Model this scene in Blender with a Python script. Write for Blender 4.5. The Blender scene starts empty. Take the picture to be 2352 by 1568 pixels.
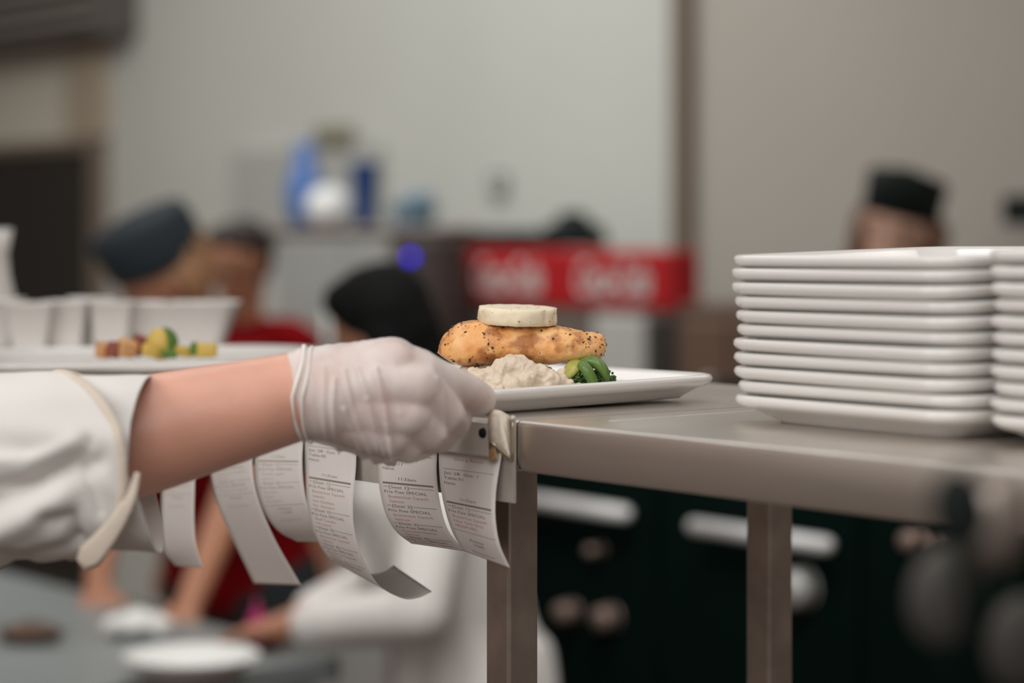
import bpy, bmesh, math, random
from mathutils import Vector, Matrix, noise
random.seed(7)
S = bpy.context.scene
COL = S.collection
R = math.radians

# ------------------------------------------------------------------ camera, world, lights, exposure
CZ = 1.58                    # height of the lens above the floor
FPX = 85 / 36 * 2352
HZ = 530                     # row of the horizon
cam = bpy.data.cameras.new('camera')
cam.lens = 85; cam.sensor_width = 36; cam.sensor_fit = 'HORIZONTAL'
cam.shift_y = -(784 - HZ) / 2352
cam.dof.use_dof = True; cam.dof.focus_distance = 1.69; cam.dof.aperture_fstop = 3.3
cam.clip_start = 0.05
camo = bpy.data.objects.new('camera', cam); COL.objects.link(camo)
camo.location = (0, 0, CZ); camo.rotation_euler = (R(90), 0, 0)
S.camera = camo
S.view_settings.view_transform = 'Standard'; S.view_settings.look = 'None'
S.view_settings.gamma = 1; S.view_settings.use_curve_mapping = False
S.view_settings.exposure = -0.07

w = bpy.data.worlds.new('world'); S.world = w; w.use_nodes = True
w.node_tree.nodes['Background'].inputs[0].default_value = (0.79, 0.73, 0.68, 1)
w.node_tree.nodes['Background'].inputs[1].default_value = 0.38

def area(name, loc, size, power, col=(1, .93, .86), rot=(0, 0, 0), spread=180):
    l = bpy.data.lights.new(name, 'AREA'); l.shape = 'RECTANGLE'; l.size = size[0]; l.size_y = size[1]
    l.energy = power; l.color = col; l.spread = R(spread)
    o = bpy.data.objects.new(name, l); COL.objects.link(o); o.location = loc; o.rotation_euler = tuple(R(a) for a in rot)
    return o
area('unseen_overhead_light', (-0.5, -0.9, 2.7), (1.6, 1.6), 32, (1, .985, .97), (34, -8, 0))
area('unseen_overhead_light', (-2.0, 0.2, 2.7), (1.4, 1.4), 31, (1, .985, .97), (20, -34, 0))
area('unseen_overhead_light', (0.25, 1.25, 3.0), (1.5, 1.2), 10, (1, .99, .98))
area('unseen_overhead_light', (1.6, 2.6, 3.0), (1.2, 1.2), 5, (1, .95, .90))
area('unseen_overhead_light', (-0.6, 3.1, 3.1), (1.3, .8), 8, (1, .985, .97))  # added lamp, brings out the bright line along the shelf edge
area('unseen_overhead_light', (-0.1, 2.75, 2.9), (.8, .5), 4.5, (1, .98, .96), (36, 0, 0), 75)  # added narrow lamp aimed at the cook in the white coat
area('unseen_overhead_light', (-0.9, 6.2, 3.5), (1.4, 2.4), 60, (.97, 1, .985), (30, 0, 0))
area('unseen_overhead_light', (-2.8, 7.6, 3.5), (1.2, 1.2), 36, (1, .98, .93), (14, 0, 0))  # added lamp that brightens the tan wall at far left
area('unseen_overhead_light', (1.8, 3.9, 3.3), (1.2, 1.2), 9, (1, .95, .90))

# ------------------------------------------------------------------ helpers
TH = math.atan(FPX / 4276)
UX, UY = math.cos(TH), -math.sin(TH)      # along the shelf front, towards the right and nearer
VX, VY = math.sin(TH), math.cos(TH)       # across the shelf, away from the room side
C0 = (0.004, 1.60)
ZS = CZ - 0.1256                          # shelf top

def W(px, py, Y): return Vector(((px - 1176) / FPX * Y, Y, CZ - (py - HZ) / FPX * Y))
def UV(u, v, z): return Vector((C0[0] + UX * u + VX * v, C0[1] + UY * u + VY * v, z))
def u_at(px, v):
    k = (px - 1176) / FPX
    return (k * (C0[1] + VY * v) - C0[0] - VX * v) / (UX - k * UY)
def v_at(px, u):
    k = (px - 1176) / FPX
    return (k * (C0[1] + UY * u) - C0[0] - UX * u) / (VX - k * VY)
def z_at(py, Y): return CZ - (py - HZ) / FPX * Y
ROT_U = math.atan2(UY, UX)

def tag(o, label=None, cat=None, group=None, kind=None):
    if label: o['label'] = label
    if cat: o['category'] = cat
    if group: o['group'] = group
    if kind: o['kind'] = kind
    return o
def empty(name, loc, label=None, cat=None, group=None, rz=0):
    o = bpy.data.objects.new(name, None); COL.objects.link(o); o.location = loc; o.rotation_euler = (0, 0, rz)
    o.empty_display_size = 0.05
    return tag(o, label, cat, group)
def link(name, me, mat=None, parent=None, smooth=True):
    if mat and not me.materials: me.materials.append(mat)
    if smooth:
        me.polygons.foreach_set('use_smooth', [True] * len(me.polygons))
    o = bpy.data.objects.new(name, me); COL.objects.link(o)
    if parent is not None:
        o.parent = parent
        mw = Matrix.Translation(parent.location) @ parent.rotation_euler.to_matrix().to_4x4() if parent.parent is None else None
        if mw is not None: o.matrix_parent_inverse = mw.inverted()
    return o
def mesh(name, verts, faces, mat=None, parent=None, smooth=True):
    me = bpy.data.meshes.new(name); me.from_pydata([tuple(v) for v in verts], [], faces); me.update()
    return link(name, me, mat, parent, smooth)
def from_bm(name, bm, mat=None, parent=None, smooth=True):
    me = bpy.data.meshes.new(name); bm.to_mesh(me); bm.free(); me.update()
    return link(name, me, mat, parent, smooth)

def bm_box(bm, c, size, M=None, bev=0.0, seg=2):
    r = bmesh.ops.create_cube(bm, size=1)
    vs = r['verts']
    bmesh.ops.scale(bm, vec=size, verts=vs)
    if bev > 0:
        es = list({e for v in vs for e in v.link_edges})
        rr = bmesh.ops.bevel(bm, geom=es, offset=bev, segments=seg, affect='EDGES', profile=0.5)
        vs = list({v for f in rr['faces'] for v in f.verts} | {v for v in vs if v.is_valid})
    bmesh.ops.translate(bm, vec=c, verts=vs)
    if M is not None: bmesh.ops.transform(bm, matrix=M, verts=vs)
    return vs
def bm_cyl(bm, a, b, r0, r1=None, seg=20, caps=True):
    a = Vector(a); b = Vector(b); r1 = r0 if r1 is None else r1
    d = b - a; L = d.length
    q = Vector((0, 0, 1)).rotation_difference(d.normalized()).to_matrix().to_4x4()
    M = Matrix.Translation((a + b) / 2) @ q
    bmesh.ops.create_cone(bm, cap_ends=caps, segments=seg, radius1=r0, radius2=r1, depth=L, matrix=M)
def bm_ball(bm, c, r, sub=2, scale=(1, 1, 1), M=None):
    m = Matrix.Translation(c) @ (M or Matrix.Identity(4)) @ Matrix.Diagonal((scale[0], scale[1], scale[2], 1))
    bmesh.ops.create_icosphere(bm, subdivisions=sub, radius=r, matrix=m)
UVM = lambda u, v, z: Matrix.Translation(UV(u, v, z)) @ Matrix.Rotation(ROT_U, 4, 'Z')   # box frame along the shelf

def lathe(name, prof, mat, parent=None, M=None, seg=40):
    vs = []; fs = []
    n = len(prof)
    for i in range(seg):
        a = 2 * math.pi * i / seg
        for r, z in prof:
            p = Vector((r * math.cos(a), r * math.sin(a), z)); vs.append(M @ p if M else p)
    for i in range(seg):
        j = (i + 1) % seg
        for k in range(n - 1):
            fs.append((i * n + k, j * n + k, j * n + k + 1, i * n + k + 1))
    me = bpy.data.meshes.new(name); me.from_pydata([tuple(v) for v in vs], [], fs)
    bm = bmesh.new(); bm.from_mesh(me); bmesh.ops.remove_doubles(bm, verts=bm.verts, dist=1e-6)
    bmesh.ops.recalc_face_normals(bm, faces=bm.faces); bm.to_mesh(me); bm.free()
    return link(name, me, mat, parent)

def catmull(pts, n):
    pts = [Vector(p) for p in pts]
    P = [2 * pts[0] - pts[1]] + pts + [2 * pts[-1] - pts[-2]]
    dense = []
    for i in range(1, len(P) - 2):
        for k in range(24):
            t = k / 24
            dense.append(0.5 * ((2 * P[i]) + (P[i + 1] - P[i - 1]) * t + (2 * P[i - 1] - 5 * P[i] + 4 * P[i + 1] - P[i + 2]) * t * t
                                + (-P[i - 1] + 3 * P[i] - 3 * P[i + 1] + P[i + 2]) * t ** 3))
    dense.append(pts[-1])
    s = [0]
    for a, b in zip(dense, dense[1:]): s.append(s[-1] + (b - a).length)
    out = []; j = 0
    for k in range(n):
        d = s[-1] * k / (n - 1)
        while j < len(s) - 2 and s[j + 1] < d: j += 1
        f = 0 if s[j + 1] == s[j] else (d - s[j]) / (s[j + 1] - s[j])
        out.append(dense[j].lerp(dense[j + 1], min(1, max(0, f))))
    return out, s[-1]
def bm_tube(bm, pts, rad, seg=12, n=None, caps=True, squash=None):
    """a tube through points; rad is a number or a list"""
    n = n or max(8, len(pts) * 5)
    P, _ = catmull(pts, n)
    rads = [rad] * n if not isinstance(rad, (list, tuple)) else [
        (lambda x: rad[int(x)] * (1 - x % 1) + rad[min(len(rad) - 1, int(x) + 1)] * (x % 1))((len(rad) - 1) * k / (n - 1)) for k in range(n)]
    rings = []; up = None
    for k in range(n):
        t = (P[min(n - 1, k + 1)] - P[max(0, k - 1)]).normalized()
        if up is None:
            up = Vector((0, 0, 1)) if abs(t.z) < .9 else Vector((0, 1, 0))
        x = t.cross(up).normalized(); up = x.cross(t).normalized()
        sx, sy = squash or (1, 1)
        rings.append([bm.verts.new(P[k] + rads[k] * (x * math.cos(2 * math.pi * i / seg) * sx + up * math.sin(2 * math.pi * i / seg) * sy)) for i in range(seg)])
    for a, b in zip(rings, rings[1:]):
        for i in range(seg):
            bm.faces.new((a[i], a[(i + 1) % seg], b[(i + 1) % seg], b[i]))
    if caps:
        bm.faces.new(list(reversed(rings[0]))); bm.faces.new(rings[-1])
    return rings

_cs = None
def _fine():
    b = bmesh.new(); bmesh.ops.create_icosphere(b, subdivisions=4, radius=1); r = [v.co.copy() for v in b.verts]; b.free(); return r
def unit_ball():
    global _cs
    if _cs is None:
        b = bmesh.new(); bmesh.ops.create_icosphere(b, subdivisions=2, radius=1); _cs = [v.co.copy() for v in b.verts]; b.free()
    return _cs
def union(name, segs, voxel, mat, parent=None, smooth=2, fn=None, tri=None, fine=False):
    global _cs
    _cs = _fine() if fine else None
    """grow one continuous surface from tapered capsules: segs = [(a, ra, b, rb)], a/b Vectors; ra may be (rx,ry,rz)"""
    bm = bmesh.new()
    def rr(r): return Vector((r, r, r)) if not isinstance(r, (tuple, list, Vector)) else Vector(r)
    for a, ra, b, rb in segs:
        ra = rr(ra); rb = rr(rb); sub = bmesh.new()
        for c, r in ((a, ra), (b, rb)):
            for v in unit_ball(): sub.verts.new((c[0] + v.x * r.x, c[1] + v.y * r.y, c[2] + v.z * r.z))
        h = bmesh.ops.convex_hull(sub, input=sub.verts)
        gone = list({g for g in h['geom_interior'] + h['geom_unused'] if isinstance(g, bmesh.types.BMVert) and g.is_valid})
        bmesh.ops.delete(sub, geom=gone, context='VERTS')
        bmesh.ops.recalc_face_normals(sub, faces=sub.faces)
        tmp = bpy.data.meshes.new('tmp'); sub.to_mesh(tmp); sub.free(); bm.from_mesh(tmp); bpy.data.meshes.remove(tmp)
    me = bpy.data.meshes.new(name); bm.to_mesh(me); bm.free()
    o = bpy.data.objects.new('tmp', me); COL.objects.link(o)
    m = o.modifiers.new('r', 'REMESH'); m.mode = 'VOXEL'; m.voxel_size = voxel
    if smooth:
        s = o.modifiers.new('s', 'SMOOTH'); s.factor = .5; s.iterations = smooth
    dg = bpy.context.evaluated_depsgraph_get()
    me2 = bpy.data.meshes.new_from_object(o.evaluated_get(dg)); me2.name = name
    bpy.data.objects.remove(o); bpy.data.meshes.remove(me)
    me2.materials.clear()
    if fn:
        me2.update()
        nr = [v.normal.copy() for v in me2.vertices]; co = [v.co.copy() for v in me2.vertices]
        for v, c, n in zip(me2.vertices, co, nr): v.co = fn(c, n)
        me2.update()
    return link(name, me2, mat, parent)

# ------------------------------------------------------------------ materials
def mat(name, col, rough=.5, metal=0, sss=0, sss_r=(1, .4, .25), sss_s=.01, bump=0, bscale=50, var=0, vscale=8, coat=0, spec=.5, stretch=None, emit=None, sheen=0):
    m = bpy.data.materials.new(name); m.use_nodes = True
    N = m.node_tree.nodes; L = m.node_tree.links; b = N['Principled BSDF']
    b.inputs['Base Color'].default_value = (*col, 1); b.inputs['Roughness'].default_value = rough; b.inputs['Metallic'].default_value = metal
    b.inputs['Specular IOR Level'].default_value = spec; b.inputs['Coat Weight'].default_value = coat; b.inputs['Coat Roughness'].default_value = .08
    if sheen: b.inputs['Sheen Weight'].default_value = sheen
    if sss:
        b.inputs['Subsurface Weight'].default_value = sss; b.inputs['Subsurface Radius'].default_value = sss_r; b.inputs['Subsurface Scale'].default_value = sss_s
    tc = N.new('ShaderNodeTexCoord'); src = tc.outputs['Object']
    if stretch:
        mp = N.new('ShaderNodeMapping'); mp.inputs['Scale'].default_value = stretch; L.new(src, mp.inputs[0]); src = mp.outputs[0]
    if var:
        n = N.new('ShaderNodeTexNoise'); n.inputs['Scale'].default_value = vscale; n.inputs['Detail'].default_value = 6; L.new(src, n.inputs['Vector'])
        r = N.new('ShaderNodeMapRange'); r.inputs[1].default_value = .3; r.inputs[2].default_value = .7; r.inputs[3].default_value = 1 - var; r.inputs[4].default_value = 1 + var * .5
        L.new(n.outputs[0], r.inputs[0])
        h = N.new('ShaderNodeMix'); h.data_type = 'RGBA'; h.blend_type = 'MULTIPLY'; h.inputs[0].default_value = 1
        h.inputs[6].default_value = (*col, 1); L.new(r.outputs[0], h.inputs[7]); L.new(h.outputs[2], b.inputs['Base Color'])
    if bump:
        n2 = N.new('ShaderNodeTexNoise'); n2.inputs['Scale'].default_value = bscale; n2.inputs['Detail'].default_value = 5; L.new(src, n2.inputs['Vector'])
        bp = N.new('ShaderNodeBump'); bp.inputs['Strength'].default_value = bump; bp.inputs['Distance'].default_value = .002
        L.new(n2.outputs[0], bp.inputs['Height']); L.new(bp.outputs[0], b.inputs['Normal'])
    if emit:
        b.inputs['Emission Color'].default_value = (*emit[0], 1); b.inputs['Emission Strength'].default_value = emit[1]
    return m
M = {}
M['steel'] = mat('brushed_steel', (.60, .53, .475), .42, 1, var=.10, vscale=3, bump=.03, bscale=90, stretch=(1, 1, 12))
M['steel_top'] = mat('worn_steel_top', (.66, .61, .565), .34, 1, var=.12, vscale=14, bump=.04, bscale=120)
M['steel_dark'] = mat('dull_steel_tube', (.46, .385, .335), .45, 1, var=.25, vscale=25, bump=.05, bscale=150)
M['steel_far'] = mat('satin_steel', (.48, .48, .46), .5, .4, var=.06)
M['alu'] = mat('aluminium_rail', (.58, .53, .475), .5, .35, var=.18, vscale=40, bump=.06, bscale=120)
M['china'] = mat('white_glazed_china', (.74, .715, .685), .16, sss=.08, sss_s=.002, coat=.4)
M['rust'] = mat('rusty_brown_metal', (.42, .26, .12), .6, .2, var=.4, vscale=300)
M['black'] = mat('black_plastic', (.006, .010, .009), .6, spec=.2)
M['blackmet'] = mat('black_enamel', (.0012, .0065, .005), .9, spec=.05)
M['paper'] = mat('thermal_paper', (.84, .79, .75), .7, var=.03, vscale=30, bump=.05, bscale=300)
M['ink'] = mat('grey_ink', (.24, .19, .155), .8)
M['ink_faint'] = mat('faint_grey_ink', (.46, .42, .38), .8)
M['inkred_faint'] = mat('faint_red_ink', (.68, .52, .46), .8)
M['inkred'] = mat('faded_red_ink', (.60, .33, .27), .8)
M['skin'] = mat('fair_skin', (.70, .365, .265), .42, spec=.6, sss=.4, sss_s=.008, var=.10, vscale=22, bump=.12, bscale=260)
M['skin_tan'] = mat('tan_skin', (.42, .19, .11), .5, sss=.1, sss_s=.006)
M['lips'] = mat('lip_skin', (.40, .14, .11), .5)
M['cotton'] = mat('off_white_cotton', (.72, .69, .655), .9, bump=.25, bscale=700, var=.04, vscale=12, sheen=.2)
M['cotton_tan'] = mat('cream_hem_cotton', (.64, .55, .46), .9, bump=.3, bscale=600, var=.08, vscale=60)
M['red'] = mat('red_cloth', (.17, .002, .004), 1, spec=.1)
M['redsign'] = mat('red_sign_panel', (.42, .004, .008), .5)
M['darkcloth'] = mat('black_cloth', (.012, .015, .017), .9)
M['navycap'] = mat('charcoal_cap_cloth', (.016, .024, .030), .9)
M['hair_brown'] = mat('dark_brown_hair', (.022, .011, .008), .7, bump=.4, bscale=200)
M['hair_fair'] = mat('light_brown_hair', (.33, .17, .085), .7, bump=.4, bscale=200)
M['hair_black'] = mat('black_hair', (.003, .003, .003), .8, spec=.15, bump=.4, bscale=200)
M['white'] = mat('white_paint', (.75, .75, .72), .5)
M['blue'] = mat('cobalt_blue_glaze', (.07, .16, .42), .3)
M['blue_lt'] = mat('pale_blue_plastic', (.24, .38, .50), .5)
M['navy'] = mat('navy_plastic', (.010, .045, .17), .4)
M['brown'] = mat('brown_wood', (.11, .062, .040), .7, var=.3, vscale=6)
M['led'] = mat('blue_indicator', (.0, .0, .1), .5, emit=((.02, .015, .55), 5))
M['magenta'] = mat('magenta_plastic', (.35, .005, .10), .5)
M['green'] = mat('leaf_green', (.10, .20, .03), .6, var=.3, vscale=60)

def glove_mat():
    m = bpy.data.materials.new('translucent_latex'); m.use_nodes = True
    N = m.node_tree.nodes; L = m.node_tree.links; b = N['Principled BSDF']; out = N['Material Output']
    b.inputs['Base Color'].default_value = (.83, .75, .715, 1); b.inputs['Roughness'].default_value = .42
    b.inputs['Subsurface Weight'].default_value = .25; b.inputs['Subsurface Scale'].default_value = .004; b.inputs['Subsurface Radius'].default_value = (1, .6, .5)
    tc = N.new('ShaderNodeTexCoord'); n = N.new('ShaderNodeTexNoise'); n.inputs['Scale'].default_value = 260
    L.new(tc.outputs['Object'], n.inputs['Vector'])
    bp = N.new('ShaderNodeBump'); bp.inputs['Strength'].default_value = .12; bp.inputs['Distance'].default_value = .001
    L.new(n.outputs[0], bp.inputs['Height']); L.new(bp.outputs[0], b.inputs['Normal'])
    t = N.new('ShaderNodeBsdfTransparent'); mx = N.new('ShaderNodeMixShader')
    n2 = N.new('ShaderNodeTexNoise'); n2.inputs['Scale'].default_value = 30; L.new(tc.outputs['Object'], n2.inputs['Vector'])
    r = N.new('ShaderNodeMapRange'); r.inputs[1].default_value = .35; r.inputs[2].default_value = .65; r.inputs[3].default_value = .14; r.inputs[4].default_value = .40
    L.new(n2.outputs[0], r.inputs[0]); L.new(r.outputs[0], mx.inputs[0])
    L.new(b.outputs[0], mx.inputs[1]); L.new(t.outputs[0], mx.inputs[2]); L.new(mx.outputs[0], out.inputs[0])
    return m
M['glove'] = glove_mat()
M['glove_thick'] = mat('doubled_latex_edge', (.84, .79, .74), .4, sss=.2, sss_s=.003)

def salmon_mat():
    m = bpy.data.materials.new('seared_salmon'); m.use_nodes = True
    N = m.node_tree.nodes; L = m.node_tree.links; b = N['Principled BSDF']
    b.inputs['Roughness'].default_value = .42; b.inputs['Subsurface Weight'].default_value = .25
    b.inputs['Subsurface Radius'].default_value = (1, .45, .2); b.inputs['Subsurface Scale'].default_value = .003
    tc = N.new('ShaderNodeTexCoord'); P = tc.outputs['Object']
    def noi(sc, det=5, src=P):
        n = N.new('ShaderNodeTexNoise'); n.inputs['Scale'].default_value = sc; n.inputs['Detail'].default_value = det; L.new(src, n.inputs['Vector']); return n.outputs[0]
    def ramp(src, stops):
        r = N.new('ShaderNodeValToRGB'); e = r.color_ramp.elements
        while len(e) < len(stops): e.new(.5)
        for k, (p, c) in enumerate(stops): e[k].position = p; e[k].color = (*c, 1) if len(c) == 3 else c
        L.new(src, r.inputs[0]); return r.outputs[0]
    def mix(f, a, c, mode='MIX'):
        x = N.new('ShaderNodeMix'); x.data_type = 'RGBA'; x.blend_type = mode
        if isinstance(f, float): x.inputs[0].default_value = f
        else: L.new(f, x.inputs[0])
        L.new(a, x.inputs[6])
        if isinstance(c, tuple): x.inputs[7].default_value = (*c, 1)
        else: L.new(c, x.inputs[7])
        return x.outputs[2]
    base = ramp(noi(55), [(.3, (.78, .34, .095)), (.5, (.86, .44, .155)), (.72, (.91, .57, .26))])
    wv = N.new('ShaderNodeTexWave'); wv.inputs['Scale'].default_value = 16; wv.inputs['Distortion'].default_value = 5; wv.inputs['Detail'].default_value = 3
    L.new(P, wv.inputs['Vector'])
    base = mix(ramp(wv.outputs[0], [(.0, (.22, .22, .22)), (.35, (0, 0, 0))]), base, (.90, .62, .36))
    brown = ramp(noi(75, 9), [(.50, (0, 0, 0)), (.64, (.9, .9, .9))])
    base = mix(brown, base, (.42, .15, .04))
    L.new(base, b.inputs['Base Color'])
    bp = N.new('ShaderNodeBump'); bp.inputs['Strength'].default_value = .45; bp.inputs['Distance'].default_value = .0012
    L.new(noi(220, 8), bp.inputs['Height']); L.new(bp.outputs[0], b.inputs['Normal'])
    return m
M['salmon'] = salmon_mat()
M['pepper'] = mat('cracked_pepper', (.055, .026, .016), .7)
M['char'] = mat('toasted_crumb', (.30, .115, .035), .7)
M['mash'] = mat('mashed_potato', (.69, .575, .45), .5, sss=.35, sss_r=(1, .7, .4), sss_s=.005, bump=.5, bscale=260)
M['butter'] = mat('herb_butter', (.85, .74, .55), .45, sss=.3, sss_r=(1, .8, .4), sss_s=.004, bump=.25, bscale=160, var=.06, vscale=120)
M['herb'] = mat('chopped_herb', (.13, .17, .02), .6)
M['stem_y'] = mat('yellow_green_stem', (.44, .43, .10), .4, sss=.2, sss_s=.003, var=.25, vscale=90, bump=.5, bscale=160, stretch=(1, 1, .3))
M['stem_g'] = mat('bright_green_stem', (.13, .23, .05), .35, sss=.15, sss_s=.003, var=.35, vscale=120, bump=.6, bscale=160, stretch=(1, 1, .3))
M['floret'] = mat('dark_green_floret', (.05, .11, .015), .6, bump=.6, bscale=700)
M['veg_y'] = mat('yellow_squash', (.68, .47, .10), .45, sss=.2, sss_s=.003, var=.15, vscale=40)
M['veg_o'] = mat('roast_squash', (.62, .33, .14), .5, var=.2, vscale=50)
M['veg_r'] = mat('red_onion', (.25, .06, .04), .5, var=.2, vscale=50)

def wallmat(name, col):
    return mat(name, col, .85, var=.04, vscale=1.2, bump=.05, bscale=20)
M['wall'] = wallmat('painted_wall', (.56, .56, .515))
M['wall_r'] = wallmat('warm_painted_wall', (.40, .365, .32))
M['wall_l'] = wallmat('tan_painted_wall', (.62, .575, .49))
M['trim'] = mat('brown_trim_paint', (.19, .145, .11), .7)
M['dark'] = mat('doorway_darkness', (.022, .018, .014), .9)

# ------------------------------------------------------------------ the room
VW = 4.0
def wallbox(name, u0, u1, z0, z1, v0, v1, m, kind='structure', parent=None, bev=0):
    bm = bmesh.new(); bm_box(bm, ((u0 + u1) / 2, (v0 + v1) / 2, (z0 + z1) / 2), (u1 - u0, v1 - v0, z1 - z0), UVM(0, 0, 0), bev)
    o = from_bm(name, bm, m, parent, smooth=False)
    if kind: o['kind'] = kind
    return o
um = u_at(1556, VW)
ul = u_at(222, VW)
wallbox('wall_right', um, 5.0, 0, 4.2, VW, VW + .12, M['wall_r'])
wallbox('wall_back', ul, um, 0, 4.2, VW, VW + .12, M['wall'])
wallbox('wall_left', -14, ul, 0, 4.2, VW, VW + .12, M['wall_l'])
wallbox('trim_1', u_at(1537, VW - .05), u_at(1572, VW - .05), 0, 4.2, VW - .05, VW, M['trim'])
wallbox('wall_side', -14.1, -14, 0, 4.2, -7, VW, M['wall_l'])
zt = z_at(352, 11.0)
# doorway in the tan wall: flat panel coloured with the unlit room's darkness
wallbox('doorway_dark_panel', u_at(-260, VW - .03), u_at(205, VW - .03), 0.02, zt, VW - .03, VW, M['dark'])
wallbox('trim_2', u_at(203, VW - .05), u_at(226, VW - .05), 0.0, zt + .03, VW - .05, VW, M['trim'])
wallbox('trim_3', u_at(-290, VW - .05), u_at(203, VW - .05), zt, zt + .05, VW - .05, VW, M['trim'])
fl = mesh('floor', [(-18, -6, 0), (8, -6, 0), (8, 16, 0), (-18, 16, 0)], [(0, 1, 2, 3)], mat('quarry_tile_floor', (.10, .055, .04), .5, var=.3, vscale=3), smooth=False)
fl['kind'] = 'structure'
wallbox('trim_shade_strip', u_at(150, VW - .04), u_at(236, VW - .04), zt + .05, 4.2, VW - .04, VW, mat('brown_trim_shade', (.40, .33, .25), .8))  # trim strip widened so its brown also carries the shading on the wall
# louvred air vent high on the tan wall
e = empty('air_vent', UV(u_at(80, VW), VW, 2.6), 'dark grey louvred vent box mounted high on the tan wall above the doorway', 'vent')
a0, a1 = u_at(-200, VW - .2), u_at(222, VW - .2)
zb = z_at(100, 10.6)
wallbox('housing', a0, a1, zb, zb + .5, VW - .2, VW, mat('grey_vent_paint', (.10, .085, .075), .6), None, e)
for i in range(6):
    bm = bmesh.new(); bm_box(bm, (0, 0, 0), (a1 - a0 - .06, .05, .012), UVM((a0 + a1) / 2, VW - .215, zb + .07 + i * .075) @ Matrix.Rotation(R(35), 4, 'X'))
    from_bm('louvre', bm, mat('pale_louvre_paint', (.30, .27, .24), .5), e, False)

# ------------------------------------------------------------------ the pass shelf, posts and counter
def shelf_profile(D, H, t=.0016, r=.0035):
    o = [(D, -H), (D, -r)] + [(D - r + r * math.cos(a), -r + r * math.sin(a)) for a in (R(30), R(60))] + [(D - r, 0), (r, 0)]
    o += [(r - r * math.sin(a), -r + r * math.cos(a)) for a in (R(22), R(45), R(68))] + [(0, -r), (0, -H + .002), (.0007, -H + .0006), (.002, -H), (.012, -H), (.012, -H + t), (t, -H + t), (t, -t), (D - t, -t), (D - t, -H)]
    return o
def shelf_unit(name, u0, u1, label, parent=None, corner=True):
    root = empty(name, UV((u0 + u1) / 2, .18, ZS - .034), label, 'shelf', rz=ROT_U)
    H, D = .0336, .37
    pr = shelf_profile(D, H)
    us = [u0, u0 + .0007, u0 + .002, u0 + .0045, u0 + .0075, u0 + .012] if corner else [u0]
    us.append(u1)
    vs = []; fs = []; n = len(pr)
    for u in us:
        lift = 0
        if corner and u - u0 < .0075:
            q = 1 - (u - u0) / .0075; lift = .0075 * (1 - math.sqrt(max(0, 1 - q * q)))
        for v, z in pr:
            if z < -.02: z = z + lift
            vs.append(UV(u, v, ZS + z))
    for i in range(len(us) - 1):
        for k in range(n):
            fs.append((i * n + k, i * n + (k + 1) % n, (i + 1) * n + (k + 1) % n, (i + 1) * n + k))
    fs.append(tuple(range(n))[::-1]); fs.append(tuple(range((len(us) - 1) * n, len(us) * n)))
    o = mesh('shelf_top', vs, fs, M['steel_top'], root)
    me = o.data; me.materials.append(M['steel'])
    for p in me.polygons:
        c = p.center
        if c.z < ZS - .0030: p.material_index = 1
        if len(p.vertices) > 6: p.use_smooth = False
    md = o.modifiers.new('e', 'EDGE_SPLIT'); md.split_angle = R(35)
    # end flange under the top
    bm = bmesh.new(); bm_box(bm, (0, D / 2, -.013), (.0016, D - .01, .022), UVM(u0 + .003, 0, ZS))
    from_bm('end_flange', bm, M['steel'], root, False)
    return root
right = shelf_unit('steel_shelf', 0, 1.25, 'long stainless steel pass shelf carrying the plate stacks')
bm = bmesh.new()
bm_tube(bm, [UV(.040, .045, ZS), UV(.036, .10, ZS), UV(.032, .17, ZS), UV(.030, .30, ZS)], .0016, 8, squash=(1, .28))
from_bm('top_ridge', bm, M['alu'], right)  # low pale ridge running back across the shelf top
left = shelf_unit('steel_shelf', -1.55, -.0012, 'stainless steel shelf behind the ticket rail, under the vegetable platter', corner=False)

w_ = .0262
def post(u, v, label):
    o_bm = bmesh.new(); bm_box(o_bm, (0, 0, 0), (w_, w_, ZS - .002 - .93), UVM(u, v, (ZS - .002 + .93) / 2), .0022, 2)
    o = from_bm('shelf_post', o_bm, M['steel_dark'], None, False)
    return tag(o, label, 'post', 'square steel posts holding up the pass shelf')
def uv_of(X, Y):
    dx, dy = X - C0[0], Y - C0[1]; return dx * UX + dy * UY, dx * VX + dy * VY
for px, Y, lab in ((1168, 1.655, 'dull steel square post at the shelf corner below the ticket rail'),
                   (1766, 1.90, 'square steel post under the back of the shelf below the plate stack')):
    a, b = uv_of((px - 1176) / FPX * Y, Y)      # nearest arris
    post(a - w_ / 2, b + w_ / 2, lab)
# a low steel counter carries the posts, below the picture
ct = empty('steel_counter', UV(0, .2, 0), 'low stainless steel counter on which the shelf posts stand', 'counter', rz=ROT_U)
bm = bmesh.new(); bm_box(bm, (0, 0, 0), (2.6, .62, .04), UVM(-.1, .22, .91), .004); from_bm('worktop', bm, M['steel_top'], ct, False)
for a, b in ((-1.3, -.03), (1.1, -.03), (-1.3, .47), (1.1, .47)):
    bm = bmesh.new(); bm_box(bm, (0, 0, 0), (.04, .04, .89), UVM(a, b, .445), .003); from_bm('leg', bm, M['steel_dark'], ct, False)

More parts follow.
